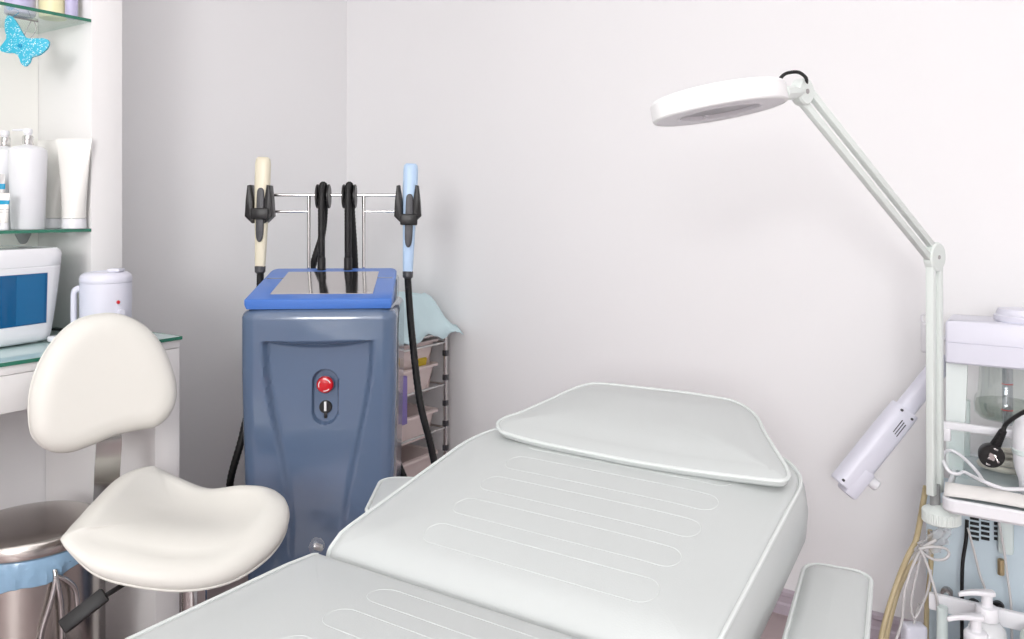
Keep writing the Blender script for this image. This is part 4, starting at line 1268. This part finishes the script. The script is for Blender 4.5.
hose('thin_tube', M_GREYT, .0030, [(919, 549, 1.78), (930, 547, 1.78), (944, 548, 1.78), (949, 553, 1.78), (945, 559, 1.78), (934, 559.5, 1.78), (924, 554, 1.78), (920, 549, 1.775), (926, 562, 1.775), (932, 580, 1.775), (937, 600, 1.775), (939, 625, 1.83)], 'thin white tube with a small loop below the ribbed lamp collar', 'tube')
hose('thin_tube', M_GREYT, .0026, [(921, 555, 1.82), (914, 585, 1.82), (911, 605, 1.82), (914, 618, 1.82), (920, 610, 1.82), (928, 590, 1.815), (931, 570, 1.81)], 'thin grey tube dipping in a U above the white adapter', 'tube')
hose('thin_tube', M_GREYT, .0026, [(968, 528, 1.82), (975, 555, 1.82), (980, 575, 1.82), (985, 590, 1.82), (986, 612, 1.82), (986, 640, 1.82)], 'thin grey tube hanging below the vent slots', 'tube')
hose('thin_tube', M_GREYT, .0026, [(999, 522, 1.79), (1004, 550, 1.79), (1008, 580, 1.79), (1011, 605, 1.79), (1012, 640, 1.79)], 'thin grey tube hanging in front of the brass probe tip', 'tube')
hose('black_cable', M_RUBBER, .0040, [(967, 520, 1.845), (966, 540, 1.845), (963, 560, 1.845), (962, 580, 1.845), (962, 600, 1.845), (962, 640, 1.845)], 'black cable running down the front of the blue case', 'cable')

ad = P(914, 630, d=1.86)
adp = thing('power_adapter', 'white power adapter box beside the hoses at the trolley foot', 'adapter', (ad.x, ad.y, 0), YAW)
MB().box((0, 0, .19), (.050, .034, .13), .008, 3).build('housing', M_LILACP, adp)
MB().tube([(0, 0, .255), (.004, 0, .275), (.012, .0, .30)], .003, 8, smooth=4).build('cord', M_GREYT, adp)
MB().box((0, 0, .0626), (.02, .02, .125), .004).build('stem', M_LILACP, adp)

def soap(loc, rz, label, hh=0.):
    t = thing('soap_dispenser', label, 'bottle', loc, rz, 'pump dispensers on the lower trolley shelf')
    MB().lathe([(0, 0), (.033, 0), (.036, .003), (.037, .02), (.037, .115+hh), (.034, .130+hh), (.024, .142+hh), (.018, .146+hh), (.018, .152+hh), (0, .152+hh)], n=40).build('body', M_SOAP, t)
    MB().lathe([(0, .148+hh), (.0215, .148+hh), (.022, .150+hh), (.022, .170+hh), (.019, .174+hh), (.0105, .176+hh), (.0105, .198+hh), (0, .198+hh)], n=32).build('collar', M_WHITEP, t)
    ol_ = spline([Vector(a) for a in [(.013, -.009), (.015, 0), (.013, .009), (0, .0105), (-.02, .0075), (-.052, .0042), (-.055, 0), (-.052, -.0042), (-.02, -.0075), (0, -.0105)]], 3, True)
    mb = MB().prism(ol_, .197+hh, .207+hh, .003, 3)
    for v in mb.bm.verts: v.co.z += -.007*max(0, (-v.co.x-.02)/.035)**2
    mb.build('pump_head', M_WHITEP, t)
    return t
sd1 = P(984, 594, y=2.0); sd2 = P(973, 618, y=1.93)
sx_ = P(987, 600, y=1.965).x
soap((sx_, 1.965, .1705), YAW-.15, 'clear pump soap dispenser on the lower shelf, the rear one by the sockets', .026)
sx_ = P(976, 622, y=1.888).x
soap((sx_, 1.888, .1705), YAW-.1, 'clear pump soap dispenser at the very front of the lower shelf', .004)
cp_ = P(1018, 620, y=1.93)
pot2 = thing('cream_canister', 'milky pale green canister at the lower right frame corner', 'canister', (cp_.x+.034, 1.955, .1705))
MB().lathe([(0, 0), (.030, 0), (.032, .003), (.032, .15), (.0315, .165), (.026, .176), (.012, .180), (0, .180)], n=36).build('body', mat('milky_green', S(216, 226, 218), .35), pot2)
MB().lathe([(.0318, .118), (.0328, .119), (.0328, .123), (.0318, .124)], n=36).build('lid_rim', mat('milky_green', (1, 1, 1)), pot2)

# crumpled clear plastic bag hanging at the tray corner
bg = MB()
cb = P(931, 541, d=1.845)
gr_ = []
for i in range(19):
    row = []
    for j in range(19):
        a = -1+2*i/18; b = -1+2*j/18
        nz_ = noise.noise(Vector((a*2.2, b*2.2, 4.1)))*.022+noise.noise(Vector((a*6, b*6, 9.)))*.009
        n2_ = noise.noise(Vector((a*3, b*3, 1.3)))*.012
        rr_ = 1-.25*abs(a*b)
        row.append(bg.bm.verts.new(cb+rgt*(a*.038*rr_+n2_+b*.012)+Vector((0, 0, 1))*(b*.034*rr_+a*.010+n2_*.6)-fwd*(nz_+.008)))
    gr_.append(row)
for i in range(18):
    for j in range(18): bg.bm.faces.new((gr_[i][j], gr_[i+1][j], gr_[i+1][j+1], gr_[i][j+1]))
o = bg.build('plastic_bag', mat('cloudy_film', S(226, 226, 228), .25, alpha=.45), ang=70)
tag(o, 'crumpled clear plastic bag below the ribbed lamp collar', 'bag')

# ------------------------------------------------------------------ light
def area(name, loc, tgt, sx, sy, power, col=(1, 1, 1)):
    l = bpy.data.lights.new(name, 'AREA')
    l.shape = 'RECTANGLE'; l.size = sx; l.size_y = sy; l.energy = power; l.color = col
    o = bpy.data.objects.new(name, l)
    COL.objects.link(o)
    o.location = loc
    o.rotation_euler = (Vector(tgt)-Vector(loc)).to_track_quat('-Z', 'Y').to_euler()
    return o
area('window_light', (.7, -2.92, 1.9), (-.5, 2.4, 1.8), 1.3, 1.1, 84, (1, .995, .99))
area('ceiling_fill', (-.5, -.5, 2.66), (-.5, -.5, 0), 2.6, 3.2, 19, (1, 1, 1))  # added soft fill below the ceiling, no lamp seen there
w = bpy.data.worlds.new('world'); SC.world = w
w.use_nodes = True
w.node_tree.nodes['Background'].inputs[0].default_value = (.9, .93, 1, 1)
w.node_tree.nodes['Background'].inputs[1].default_value = .3
SC.view_settings.view_transform = 'Standard'
SC.view_settings.look = 'None'
SC.view_settings.gamma = 1
SC.view_settings.exposure = .45
SC.view_settings.use_curve_mapping = False
